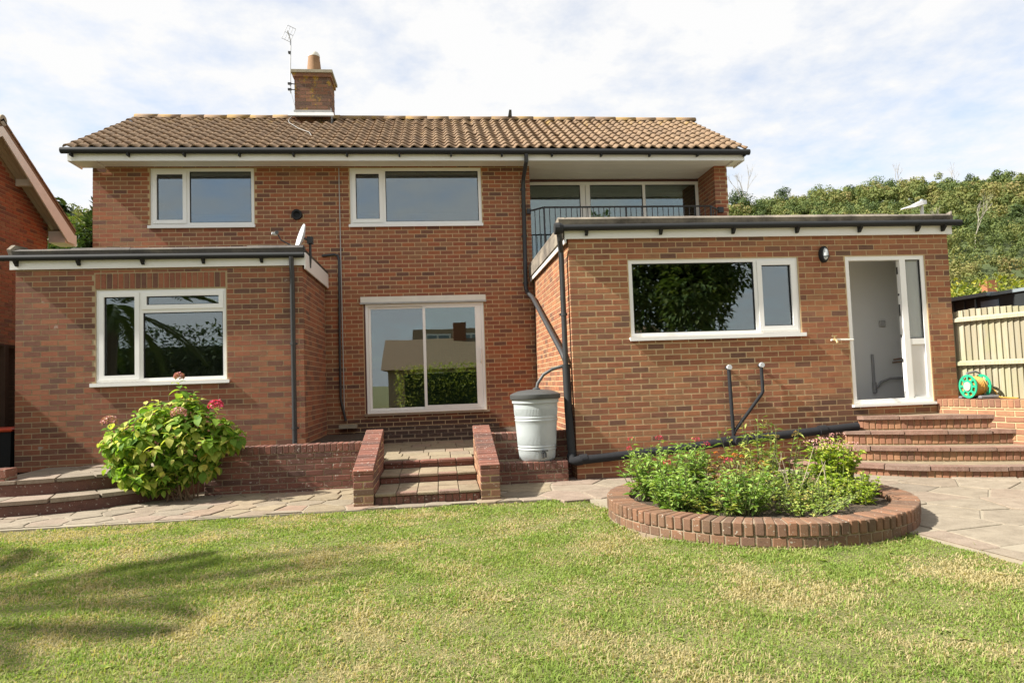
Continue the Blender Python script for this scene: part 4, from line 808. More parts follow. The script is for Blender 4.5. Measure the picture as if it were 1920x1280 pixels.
for k in range(nb):
    a = 2*math.pi*(k+.3)/nb; c_ = PLR-.058; o = piece('brick', -.05, .05, -.0505, .0505, -.036, .034, M_BRICK_P, pl, .006); o.location = (PLC[0]+c_*math.cos(a), PLC[1]+c_*math.sin(a), .035); o.rotation_euler = (0, 0, a)
sv = [(PLC[0], PLC[1], .15)]; sf = []
for j in range(1, 9):
    for k in range(36):
        a = 2*math.pi*k/36; r_ = j/8*(PLR-.2); sv.append((PLC[0]+r_*math.cos(a), PLC[1]+r_*math.sin(a), .15-.02*(j/8)**2+random.uniform(-.015, .015)))
sf += [(0, 1+k, 1+(k+1) % 36) for k in range(36)]+[(1+j*36+k, 1+(j+1)*36+k, 1+(j+1)*36+(k+1) % 36, 1+j*36+(k+1) % 36) for j in range(7) for k in range(36)]
MB().add(sv, sf).obj('soil', M_SOIL, pl)
# ------------------------------------------------------------------ water butt
BX, BY, BZ = 1.24, -3.24, .277
wb = thing('water_butt', (BX, BY, BZ), 'pale tapered plastic water butt with dark lid on the brick ledge', 'water butt')
prof = [(.0, 0), (.205, 0), (.225, .02), (.238, .10), (.241, .13)]
def ridge(z, r): return [(r, z-.012), (r+.006, z-.004), (r+.006, z+.004), (r, z+.012)]
for z in (.15, .185): prof += ridge(z, .242+.06*(z-.13))
prof += [(.262, .36), (.268, .46)]
for z in (.52, .555): prof += ridge(z, .271+.05*(z-.5))
prof += [(.284, .68), (.288, .735), (.305, .74), (.308, .80), (.295, .805)]
MB().lathe(prof, (BX, BY, BZ), 96).obj('barrel', M_BUTT, wb, True)
rb = MB()
for k in range(96):
    a = 2*math.pi*k/96
    for z0_, z1_, r0_, r1_ in ((.205, .50, .247, .268), (.58, .67, .276, .283), (.03, .13, .228, .240)):
        c_, s_ = math.cos(a), math.sin(a); t = (-s_*.003, c_*.003)
        rb.add([(BX+c_*r0_-t[0], BY+s_*r0_-t[1], BZ+z0_), (BX+c_*(r0_+.0035), BY+s_*(r0_+.0035), BZ+z0_), (BX+c_*r0_+t[0], BY+s_*r0_+t[1], BZ+z0_), (BX+c_*r1_-t[0], BY+s_*r1_-t[1], BZ+z1_), (BX+c_*(r1_+.0035), BY+s_*(r1_+.0035), BZ+z1_), (BX+c_*r1_+t[0], BY+s_*r1_+t[1], BZ+z1_)], [(0, 1, 4, 3), (1, 2, 5, 4)])
rb.obj('fluting', M_BUTT, wb, kind='stuff')
MB().lathe([(.325, .79), (.33, .80), (.33, .85), (.30, .866), (.22, .895), (.10, .91), (.0, .912)], (BX, BY, BZ), 64).obj('lid', M_LID, wb, True)
MB().tube([(BX+.06, BY-.20, BZ+.11), (BX+.06, BY-.29, BZ+.11), (BX+.063, BY-.30, BZ+.06)], .016, 8).box(BX+.02, BX+.10, BY-.30, BY-.27, BZ+.135, BZ+.147).tube([(BX+.03, BY-.25, BZ+.12), (BX+.035, BY-.28, BZ+.05)], .012, 6).obj('tap', M_BLACK, wb)
hp = [(BX+.02, BY, BZ+.90), (BX+.04, BY, BZ+.99), (BX+.12, BY, BZ+1.10), (BX+.24, BY-.01, BZ+1.17), (BX+.36, BY-.03, BZ+1.20), (BX+.40, BY-.04, BZ+1.20)]
MB().tube(hp, .022, 10).obj('filler_hose', M_LID, wb, True); MB().lathe([(.05, .905), (.05, .925), (.03, .935)], (BX+.02, BY, BZ), 16).obj('hose_collar', M_LID, wb)
# ------------------------------------------------------------------ hose reel on the retaining wall
hx, hy, hz = 6.94, -3.76, .862
hr = thing('hose_reel', (hx+.12, hy, hz), 'green hose reel with orange hose standing on the brick wall', 'hose reel')
def flange(x):
    mb = MB(); n = 48; r0, r1, r2, r3 = .055, .085, .128, .155; t = .007
    def rg_(r, xx): return [(xx, hy+r*math.cos(2*math.pi*k/n), hz+.165+r*math.sin(2*math.pi*k/n)) for k in range(n)]
    for ra, rb_, full in ((.03, r1, True), (r1, r2, False), (r2, r3, True)):
        a, b, c, d = rg_(ra, x-t), rg_(rb_, x-t), rg_(rb_, x+t), rg_(ra, x+t)
        for k in range(n):
            if not full and (k % 6) in (1, 2, 3, 4): continue
            k2 = (k+1) % n; mb.add([a[k], b[k], b[k2], a[k2], d[k], c[k], c[k2], d[k2]], [(0,1,2,3),(7,6,5,4),(0,4,5,1),(1,5,6,2),(2,6,7,3),(3,7,4,0)])
    return mb.obj('flange', M_GREENP, hr)
flange(hx); flange(hx+.20)
MB().lathe([(.0, -.012), (.058, -.012), (.058, -.002)], (hx-.006, hy, hz+.165), 28, 'x').obj('hub_label', M_LABEL, hr)
for r_ in range(3):
    for k in range(8-(r_ == 2)*2):
        xx = hx+.022+k*.0215+(r_ % 2)*.008; rad = .085+r_*.018; MB().tube([(xx+.002*math.sin(a*2), hy+rad*math.cos(a), hz+.165+rad*math.sin(a)) for a in np.linspace(0, 2*math.pi, 25)], .0098, 6, False).obj('hose_coil', M_HOSE, hr, True)
MB().lathe([(.06, .008), (.06, .19)], (hx, hy, hz+.165), 20, 'x').obj('drum', M_GREENP, hr)
MB().tube([(hx+.22, hy-.11, hz+.02), (hx+.23, hy, hz+.16), (hx+.235, hy+.06, hz+.33), (hx+.16, hy+.05, hz+.355), (hx+.02, hy+.03, hz+.335)], .015, 8).obj('carry_handle', M_GREYP, hr, True)
MB().cbox(hx+.03, hx+.30, hy-.17, hy-.11, hz+.001, hz+.045, .012).cbox(hx+.20, hx+.29, hy-.11, hy+.15, hz+.001, hz+.06, .012).cbox(hx-.03, hx+.2, hy+.10, hy+.15, hz+.001, hz+.035, .01).obj('base_frame', M_GREYP, hr)
MB().tube([(hx+.28, hy-.05, hz+.14), (hx+.31, hy-.08, hz+.10), (hx+.30, hy-.14, hz+.03), (hx+.28, hy-.2, hz+.015), (hx+.25, hy-.5, hz+.012)], .0098, 6).obj('hose_end', M_HOSE, hr, True)
# ------------------------------------------------------------------ right-hand fence
XF = 7.17
fn = thing('timber_fence', (XF, YR+.06, .85), 'weathered pale featheredge timber fence with arris rails above the brick wall', 'fence')
y = YR+.10; k = 0
while y > -6.6:
    wd = .095; top = 2.055+.02*math.sin(k*.35)+random.uniform(-.008, .008); tilt = random.uniform(-.006, .006)
    MB().extr([(XF+.016, y, .855), (XF-.012, y-wd, .855), (XF+.012, y-wd, .855), (XF+.024, y, .855)], (0, tilt, top-.855)).obj('slat', M_FENCE, fn); y -= .078+random.uniform(-.004, .004); k += 1
for z in (1.935, 1.335): MB().extr([(XF-.011, YR+.05, z-.035), (XF-.011, YR+.05, z+.035), (XF-.055, YR+.05, z+.012), (XF-.06, YR+.05, z-.03)], (0, -3.3, 0)).obj('rail', M_FENCE, fn)
MB().box(XF-.06, XF-.013, YR+.06, YR+.14, .80, 2.03).obj('post', M_FENCE, fn); fn.rotation_euler = (0, 0, ANG)
# shed behind the fence
shd = thing('dark_shed', (9.5, -2.5, 0), 'dark metal shed with pale grey roof edge showing above the fence', 'shed')
MB().box(8.05, 12.0, -3.6, -.8, 0, 2.30).obj('wall', M_SHED, shd); MB().box(7.95, 12.1, -3.02, -.6, 2.305, 2.36).box(8.02, 12.1, -3.7, -3.021, 2.30, 2.345).obj('roof', M_SHEDR, shd)
MB().box(8.035, 8.049, -3.12, -2.80, 1.9, 2.24).obj('window', M_SHEDW, shd)
for k in range(8): MB().box(8.035, 8.049, -2.70+k*.22, -2.68+k*.22, 1.2, 2.29).obj('rib', M_SHEDR if k % 3 == 0 else M_LID, shd)
for k in range(9): MB().box(8.2+k*.42, 8.22+k*.42, -3.615, -3.601, .5, 2.29).obj('rib', M_LID, shd)
# street lamp
sp = thing('street_lamp', (14.75, 7, 0), 'pale grey street lamp head on a pole rising above the flat roof', 'street lamp')
MB().tube([(14.80, 7, 0), (14.74, 7, 6.2)], [.075, .05], 12).obj('pole', M_LAMPW, sp, True)
MB().add([(14.10, 6.93, 6.085), (14.10, 7.07, 6.085), (14.45, 6.86, 6.12), (14.45, 7.14, 6.12), (14.72, 6.87, 6.20), (14.72, 7.13, 6.20), (14.85, 6.9, 6.22), (14.85, 7.1, 6.22),
          (14.12, 6.94, 6.115), (14.12, 7.06, 6.115), (14.45, 6.88, 6.22), (14.45, 7.12, 6.22), (14.70, 6.89, 6.335), (14.70, 7.11, 6.335), (14.86, 6.92, 6.34), (14.86, 7.08, 6.34)],
         [(0,1,3,2),(2,3,5,4),(4,5,7,6),(8,10,11,9),(10,12,13,11),(12,14,15,13),(0,2,10,8),(2,4,12,10),(4,6,14,12),(1,9,11,3),(3,11,13,5),(5,13,15,7),(0,8,9,1),(6,7,15,14)]).obj('lantern', M_LAMPW, sp)
MB().lathe([(.05, 6.342), (.05, 6.38), (.03, 6.39)], (14.76, 7, 0), 12).obj('photocell', M_SHEDR, sp)
# ------------------------------------------------------------------ neighbouring house on the left
nh = thing('neighbour_house', (-8, 1.36, 0), 'neighbouring brick house gable with cream bargeboard at the far left', 'house')
XN = -8.0; yc, half, ze, zr = .75, 2.47, 4.70, 6.17
MB().extr([(XN, yc-2.1, 0), (XN, yc+2.1, 0), (XN, yc+2.1, ze+.25), (XN, yc, zr), (XN, yc-2.1, ze+.25)], (-7, 0, 0)).obj('wall', M_MORTAR_L, nh)
nb_ = MB(); sl = (zr-.02-ze-.2)/2.1
for q in layout(yc-2.1, yc+2.1, 1.6, zr-.05, [(yc-.42, yc+.03, 2.20, 2.62)]):
    lim = zr-.02-sl*max(abs(q[0]-yc), abs(q[1]-yc))
    if q[3] < lim+.03: nb_.box(XN-.04, XN+.006+random.uniform(-.001, .002), q[0], q[1], q[2], q[3])
nb_.obj('brickwork', M_BRICK, nh, kind='stuff')
sgn = (zr-ze)/half
for s in (-1, 1):
    y1, y2 = yc, yc+s*half
    MB().extr([(XN-7, y1, zr+.02), (XN-7, y2, ze+.02), (XN-7, y2, ze+.10), (XN-7, y1, zr+.10)], (7.36, 0, 0)).obj('roof', M_TILE, nh)
    MB().extr([(XN+.34, y1, zr+.01), (XN+.34, y2, ze+.01), (XN+.34, y2, ze-.17), (XN+.34, y2-s*.28, ze-.17), (XN+.34, y1, zr-.17)], (.025, 0, 0)).obj('bargeboard', M_WHITE_W, nh)
    for j in range(4): MB().extr([(XN+.01+j*.083, y1, zr-.05), (XN+.01+j*.083, y2-s*.25, ze-.05+sgn*.25), (XN+.01+j*.083, y2-s*.25, ze-.035+sgn*.25), (XN+.01+j*.083, y1, zr-.035)], (.078, 0, 0)).obj('soffit_board', plain('cream_soffit', (.50, .42, .33), .6, .06, 3), nh)
    MB().box(XN+.01, XN+.335, *sorted((yc+s*2.12, yc+s*2.58)), ze-.19, ze+.05).obj('box_end', M_WHITE_W, nh)
    for r_ in range(10):
        v0 = r_/10; yy = y2+(y1-y2)*v0; zz = ze+(zr-ze)*v0; MB().extr([(XN+.02, yy, zz+.11), (XN+.38, yy, zz+.11), (XN+.38, yy+(y1-y2)*.108, zz+.105+(zr-ze)*.108), (XN+.02, yy+(y1-y2)*.108, zz+.105+(zr-ze)*.108)], (0, 0, .035-.0)).obj('verge_tile', M_TILE, nh)
MB().tube([(XN-7, yc, zr+.11), (XN+.38, yc, zr+.11)], .10, 12).obj('ridge', M_CONC, nh, True)
MB().box(XN+.01, XN+.335, yc+1.0, yc+1.09, zr-1.0*sgn-.19, zr-1.0*sgn-.06).obj('purlin_end', M_WHITE_W, nh)
wn = part('window', nh); f_ = MB(); f_.box(XN-.02, XN+.03, yc-.42, yc+.03, 2.20, 2.25); f_.box(XN-.02, XN+.03, yc-.42, yc+.03, 2.57, 2.62); f_.box(XN-.02, XN+.03, yc-.42, yc-.37, 2.25, 2.57); f_.box(XN-.02, XN+.03, yc-.02, yc+.03, 2.25, 2.57); f_.obj('frame', M_WHITE_W, wn); MB().box(XN+.008, XN+.014, yc-.37, yc-.02, 2.25, 2.57).obj('pane', M_GLASS, wn)
# dark boundary fence at the far left
fl = thing('dark_fence', (-6.6, -1, 0), 'dark brown close boarded fence beside the left extension wall', 'fence')
for k in range(24): z = .06+k*.085; MB().box(-6.64, -6.615, -3.6, .6, z, z+.083).obj('board', M_FENCE_D, fl)
for y in (-3.6, -2.3, -1.0): MB().box(-6.613, -6.54, y, y+.09, 0, 2.12).obj('post', M_FENCE_D, fl)
MB().box(-6.66, -6.56, -3.6, .6, 2.105, 2.135).obj('capping', M_FENCE_D, fl)
bn = thing('wheelie_bin', (-6.25, -1.5, 0), 'black bin with red lid half hidden at the far left edge', 'bin')
MB().extr([(-6.5, -1.9, 0), (-5.95, -1.9, 0), (-5.9, -1.95, .85), (-6.52, -1.95, .85)], (0, .55, 0)).obj('body', M_BLACK, bn); MB().cbox(-6.53, -5.88, -1.98, -1.36, .852, .90, .015).obj('lid', M_REDLID, bn)

# ------------------------------------------------------------------ foliage helpers
def frames(d):
    """orthonormal u (along d), v, n arrays"""
    d = d/np.linalg.norm(d, axis=1, keepdims=True); h = np.where(np.abs(d[:, 2:3]) > .95, np.array([[1., 0, 0]]), np.array([[0, 0, 1.]])); v = np.cross(h, d); v /= np.linalg.norm(v, axis=1, keepdims=True); n = np.cross(d, v); return d, v, n
def leaf_quads(P, D, ln, wd, fold=.25, droop=.2):
    """folded diamond leaf for each base point P growing along D: two triangles pairs -> 2 quads"""
    d, v, n = frames(D); ln = np.asarray(ln).reshape(-1, 1); wd = np.asarray(wd).reshape(-1, 1); m = len(P)
    V = np.empty((m, 4, 3)); V[:, 0] = P; V[:, 1] = P+d*ln*.48+v*wd*.5+n*wd*fold; V[:, 2] = P+d*ln-n*ln*droop; V[:, 3] = P+d*ln*.48-v*wd*.5+n*wd*fold
    F = np.empty((m, 2, 3), int); b = np.arange(m)*4; F[:, 0] = np.stack([b, b+1, b+2], 1); F[:, 1] = np.stack([b, b+2, b+3], 1)
    return V.reshape(-1, 3), F.reshape(-1, 3)
def sphere_dirs(n): z = rng.uniform(-1, 1, n); a = rng.uniform(0, 2*np.pi, n); s = np.sqrt(1-z*z); return np.stack([s*np.cos(a), s*np.sin(a), z], 1)
def crown(blobs, n, ls, flat=.5, fill=.45, shell=False):
    """leaves in the shells of many lumpy blobs (cx,cy,cz,rx,ry,rz)"""
    B = np.array(blobs); wgt = (B[:, 3]*B[:, 5]); wgt = wgt/wgt.sum(); k = rng.choice(len(B), n, p=wgt); s = sphere_dirs(n); r = fill+(1-fill)*rng.random(n)**.5
    r = r*(1+.12*np.sin(s[:, 0]*9+k)+.12*np.sin(s[:, 2]*8+k*2)); P = B[k, :3]+s*r[:, None]*B[k, 3:6]; D = s+sphere_dirs(n)*.9; D[:, 2] -= .15
    if shell:      # small faces lying in the crown's surface
        nn = s+sphere_dirs(n)*.45; nn /= np.linalg.norm(nn, axis=1, keepdims=True); a = np.cross(nn, sphere_dirs(n)); a /= np.linalg.norm(a, axis=1, keepdims=True); b = np.cross(nn, a); q = (ls*rng.uniform(.35, .75, n))[:, None]
        V = np.stack([P-a*q, P-b*q*.7, P+a*q, P+b*q*.7], 1).reshape(-1, 3); f = np.arange(n)[:, None]*4; return V, np.concatenate([f+np.array([[0, 1, 2]]), f+np.array([[0, 2, 3]])], 1).reshape(-1, 3)
    return leaf_quads(P, D, ls*rng.uniform(.6, 1.3, n), ls*rng.uniform(.35, .7, n), .15, .15)
def blobs_for(c, rx, ry, rz, n, size=.42):
    out_ = [];
    for _ in range(n):
        s = sphere_dirs(1)[0]; q = rng.uniform(.35, .8); k = rng.uniform(.6, 1.15)*size; out_.append((c[0]+s[0]*rx*q, c[1]+s[1]*ry*q, c[2]+s[2]*rz*q, rx*k, ry*k, rz*k*.85))
    return out_
def limb_tree(t, base, h, r, tops, m, name='trunk'):
    mb = MB(); b = Vector(base); mid = b+Vector((random.uniform(-.1, .1)*h*.3, 0, h*.45)); mb.tube([b, b+(mid-b)*.5+Vector((random.uniform(-.05, .05)*h, 0, 0)), mid], [r, r*.8, r*.65], 8)
    for tp_ in tops: q = Vector(tp_); k = mid+(q-mid)*.5+Vector((random.uniform(-.1, .1)*h*.3, random.uniform(-.1, .1)*h*.3, h*.04)); mb.tube([mid, k, q], [r*.5, r*.3, r*.1], 6)
    return mb.obj(name, m, t)
def tree(name, label, base, h, rx, rz, m, n=6000, ls=.28, nb=14, group=None, bark=M_BARK, size=.42, shell=False):
    t = thing(name, base, label, 'tree', group); c = (base[0], base[1], base[2]+h-rz); bl = blobs_for(c, rx, rx, rz, nb, size); limb_tree(t, base, h, max(.06, h*.018), [q[:3] for q in bl[:6]], bark)
    V, F = crown(bl, n, ls, shell=shell, fill=.7 if shell else .45); np_obj('crown', V, F, m, t); return t
def bare_tree(name, label, base, h, spread, m=M_PALEBARK, seed=1):
    t = thing(name, base, label, 'tree'); rr = random.Random(seed); mb = MB()
    def br(p, d, l, r, dep):
        q = p+d*l; mid = p+d*l*.5+Vector((rr.uniform(-1, 1), rr.uniform(-1, 1), 0))*l*.07; mb.tube([p, mid, q], [r, r*.8, r*.6], 5)
        if dep:
            for _ in range(rr.choice((2, 3))): br(q, (d+Vector((rr.uniform(-1, 1)*spread, rr.uniform(-1, 1)*spread, rr.uniform(.0, .5)))).normalized(), l*rr.uniform(.55, .8), r*.6, dep-1)
    br(Vector(base), Vector((rr.uniform(-.08, .08), 0, 1)), h*.38, h*.012, 4); mb.obj('branches', m, t); return t

# ------------------------------------------------------------------ hydrangea
hyd = thing('hydrangea_bush', (-3.1, -3.42, 0), 'large leafy hydrangea bush with a few pink flower heads by the low wall', 'shrub')
def leafmesh(L_, W):
    mb = MB(); ts = (0, .18, .42, .68, .88, 1.0); ws = (.02, .62, 1.0, .78, .36, .0); vs = []; fs = []
    for t, q in zip(ts, ws): z = .10*L_*math.sin(t*2.6)-.26*L_*t*t; vs += [(t*L_, -q*W/2, z+.07*W*q), (t*L_, 0, z-.03*W), (t*L_, q*W/2, z+.07*W*q)]
    for i in range(5): fs += [(i*3, i*3+3, i*3+4, i*3+1), (i*3+1, i*3+4, i*3+5, i*3+2)]
    return mb.add(vs, fs)
HL = [leafmesh(.155, .105), leafmesh(.13, .085), leafmesh(.175, .115)]; HM = [l.mesh('leaf', M_HYD, True) for l in HL]
hc = Vector((-3.27, -3.42, .66)); shoots = []
rr = random.Random(21)
def hyd_r(d):   # lumpy silhouette
    a = math.atan2(d.z, d.x); return 1+.10*math.sin(a*3+.6)+.07*math.sin(a*7)
for i in range(290):
    d = Vector((rr.gauss(0, 1), rr.gauss(0, 1), rr.gauss(0, 1))).normalized()
    if d.y > .45: d.y *= -.6
    k = hyd_r(d)*rr.uniform(.72, 1.0); q = hc+Vector((d.x*.80*k, d.y*.46*k, d.z*.60*k))
    if d.z > .30: q.x += .30*(d.z-.30); q.z += .30*max(0, d.z-.45)*max(0, 1-abs(q.x+3.02)/.34); q.x += (-.10 if d.x > .35 else .12 if d.x < -.35 else 0)*d.z
    if d.z < -.1: q.x -= .06
    if q.z < .16: q.z = rr.uniform(.14, .28)
    shoots.append((q, (d+Vector((0, -.12, .45))).normalized()))
heads = [(Vector((-3.86, -3.62, 1.0)), .075, M_PINKF), (Vector((-2.66, -3.62, 1.14)), .078, M_PINK), (Vector((-2.98, -3.90, 1.075)), .075, M_PINKF), (Vector((-3.10, -3.55, 1.50)), .05, M_PINKF)]
shoots += [(h_[0]-Vector((0, 0, .07)), Vector((0, -.2, 1)).normalized()) for h_ in heads]
allv = []
for q, d in shoots:
    u = d.orthogonal().normalized(); v = d.cross(u); a0 = rr.uniform(0, 6.28)
    for j in range(7):
        a = a0+j*2.4; od = (u*math.cos(a)+v*math.sin(a)); lift = .75-.10*j; dirn = (od+d*lift*.55+Vector((0, 0, -.10*j))).normalized(); allv.append((q-d*.022*j, dirn, od, rr.randrange(3), .62+.065*j))
order = sorted(range(len(allv)), key=lambda i: (allv[i][0]-CAM).length-.3*allv[i][0].z); ind = set(order[:300]); sv = MB()
for i, (p, dirn, od, mi, sc) in enumerate(allv):
    x = dirn; z = (Vector((0, 0, 1))+d*.1-x*x.z)
    if z.length < .1: z = x.orthogonal()
    z.normalize(); yv = z.cross(x).normalized(); z = x.cross(yv); Mx = Matrix((x, yv, z)).transposed().to_4x4(); sc *= rr.uniform(.8, 1.15); Mx = Matrix.Translation(p) @ Mx @ Matrix.Rotation(rr.uniform(-.4, .4), 4, 'X') @ Matrix.Scale(sc, 4)
    if i in ind:
        o = bpy.data.objects.new('leaf', HM[mi]); link(o, hyd); o.matrix_basis = Mx
    else: sv.add([Mx @ Vector(v_) for v_ in HL[mi].v], HL[mi].f)
sv.obj('foliage', M_HYD, hyd, kind='stuff')
for i in range(16):
    q, d = shoots[i*10]; b = Vector((-3.15+rr.uniform(-.18, .18), -3.38+rr.uniform(-.1, .1), 0)); MB().tube([b, b+(q-b)*.5+Vector((0, 0, .08)), q], [.012, .009, .005], 6).obj('stem', M_WOODSTEM, hyd)
def flower_ball(c, r, m, parent, n=150, flat=1.0, ps=.03, name='flower_head'):
    s = sphere_dirs(n); s = s[s[:, 2] > -.35]; P = np.array(c)+s*np.array([r, r, r*flat]); D = np.cross(s, sphere_dirs(len(s)))+s*.25; V, F = leaf_quads(P, D, np.full(len(s), ps), np.full(len(s), ps*.9), .1, .05); return np_obj(name, V, F, m, parent, 'stuff')
for c, r_, m_ in heads: flower_ball(c, r_, m_, hyd, 220, .8)

# ------------------------------------------------------------------ flower bed plants
def plant(name, label, cat, base, nst, h, spread, leaf_m, lsz, lw_, lps, flowers=None, group=None, upright=.0, lf_up=.3, stem_m=M_STEM, flow_r=.03, flow_flat=.7, seed=0):
    rr = random.Random(seed); t = thing(name, base, label, cat, group); st = MB(); P = []; D = []; S_ = []; tops = []
    for i in range(nst):
        a = rr.uniform(0, 6.28); q = math.sqrt(rr.random())*spread; b = Vector(base)+Vector((math.cos(a)*q*.55, math.sin(a)*q*.55, -.01)); hh = h*rr.uniform(.6, 1.0)*(1-.25*(q/spread)**2); tip = Vector(base)+Vector((math.cos(a)*q*(1.15-upright*.5)+rr.uniform(-.04, .04), math.sin(a)*q*(1.15-upright*.5)+rr.uniform(-.04, .04), hh)); mid = (b+tip)/2+Vector((rr.uniform(-.02, .02), rr.uniform(-.02, .02), hh*.08))
        st.tube([b, mid, tip], [.005, .004, .002], 4); tops.append(tip)
        for j in range(lps):
            f = .12+.88*(j+rr.random())/lps; p = b.lerp(mid, f*2) if f < .5 else mid.lerp(tip, f*2-1); aa = rr.uniform(0, 6.28); P.append(p); D.append((math.cos(aa), math.sin(aa), rr.gauss(lf_up, .3))); S_.append(lsz*rr.uniform(.6, 1.2)*(1.15-.5*f))
    st.obj('stems', stem_m, t, kind='stuff'); S_ = np.array(S_); V, F = leaf_quads(np.array([tuple(p) for p in P]), np.array(D), S_, S_*lw_, .18, .22); np_obj('leaves', V, F, leaf_m, t, 'stuff')
    if flowers:
        m_, n_ = flowers
        for tip in sorted(tops, key=lambda q: -q.z+rr.uniform(-.1, .1))[:n_]: flower_ball(tip+Vector((0, 0, .005)), flow_r*rr.uniform(.8, 1.2), m_, t, 60, flow_flat, .014)
    return t
zs = .13
plant('valerian_plant', 'bushy valerian with red flowers at the left end of the flower bed', 'plant', (2.00, -5.75, zs), 52, .62, .30, M_VAL, .10, .42, 12, (M_RED, 3), 'valerian in the flower bed', seed=1)
plant('valerian_plant', 'dense green valerian at the front left of the flower bed', 'plant', (2.04, -6.26, zs), 60, .42, .30, M_VAL, .09, .45, 12, (M_RED, 1), 'valerian in the flower bed', seed=2)
plant('valerian_plant', 'taller valerian with red flowers left of the bed centre, behind the others', 'plant', (2.46, -5.6, zs), 34, .62, .24, M_VAL, .105, .36, 12, (M_RED, 2), 'valerian in the flower bed', seed=3)
plant('valerian_plant', 'valerian with dark lower leaves front of the bed centre', 'plant', (2.50, -6.56, zs), 46, .46, .24, M_VAL, .085, .5, 12, (M_RED, 1), 'valerian in the flower bed', seed=4)
plant('weed_plant', 'tall thin leaved weed arching in the middle of the flower bed', 'plant', (3.05, -5.7, zs), 18, .84, .30, M_WEED, .125, .26, 12, None, 'weeds in the flower bed', seed=5)
plant('weed_plant', 'tall pale weed with seed heads leaning right behind the bed centre', 'plant', (3.36, -5.5, zs), 9, .80, .32, M_WEED, .115, .26, 10, (M_DRY, 4), 'weeds in the flower bed', seed=6, flow_r=.018)
plant('weed_plant', 'mid height pale green weed between the valerian and the bramble', 'plant', (2.84, -6.22, zs), 30, .40, .26, M_WEED, .085, .35, 10, None, 'weeds in the flower bed', seed=21)
plant('weed_plant', 'small bright weed at the front rim between valerian and trailing weed', 'plant', (2.28, -6.55, zs), 30, .26, .24, M_WEED, .07, .5, 9, None, 'weeds in the flower bed', seed=22)
plant('dry_weed', 'dry yellowing orange tinged weed near the middle of the flower bed', 'plant', (2.72, -5.95, zs), 30, .46, .26, M_DRY, .075, .6, 10, (M_ORANGE, 5), seed=7, stem_m=M_WOODSTEM, flow_r=.02)
plant('trailing_weed', 'low yellow green trailing weed at the front of the flower bed', 'plant', (2.98, -6.66, zs), 50, .20, .38, M_WEED, .05, .8, 8, None, seed=8)
plant('trailing_weed', 'low clover like weed in front of the sedum', 'plant', (3.25, -6.40, zs), 60, .26, .34, M_WEED, .045, .8, 9, None, seed=9)
plant('bramble_plant', 'three leaved green bramble in the middle right of the flower bed', 'plant', (3.28, -5.85, zs), 36, .36, .30, M_VAL, .06, .75, 9, None, seed=10)
plant('sedum_plant', 'yellow green sedum with flat pink flower heads at the right of the bed', 'plant', (3.66, -6.0, zs), 52, .60, .26, M_SED, .105, .48, 15, (M_SPINK, 9), seed=11, flow_r=.07, flow_flat=.3, upright=.5)
plant('sedum_plant', 'smaller pale sedum clump just in front of the pink flowered one', 'plant', (3.62, -6.40, zs), 40, .30, .26, M_SED, .07, .5, 12, None, seed=12, upright=.5)
tw = thing('dead_twigs', (3.0, -6.0, zs), 'pale dead twigs sticking out of the flower bed centre', 'twigs'); rr = random.Random(5)
for i in range(14):
    b = Vector((3.0+rr.uniform(-.5, .5), -6.0+rr.uniform(-.3, .3), zs)); e_ = b+Vector((rr.uniform(-.2, .25), rr.uniform(-.1, .1), rr.uniform(.15, .5))); MB().tube([b, b.lerp(e_, .5)+Vector((.01, 0, .01)), e_], [.005, .004, .002], 5).obj('twig', M_TWIG, tw)
plant('weed_plant', 'tiny grass tuft at the foot of the curved door steps', 'plant', (6.9, -5.2, 0), 24, .10, .16, M_WEED, .06, .2, 3, None, 'weeds in the paving', seed=15)
plant('weed_plant', 'small leafy weeds at the bottom of the timber fence', 'plant', (7.52, -4.75, .862), 12, .20, .14, M_WEED, .05, .6, 6, None, 'weeds in the paving', seed=16)
plant('creeper_plant', 'thin green creeper growing up the fence slats', 'plant', (7.42, -4.35, .86), 8, .62, .06, M_VAL, .05, .7, 12, None, seed=17, upright=.9)

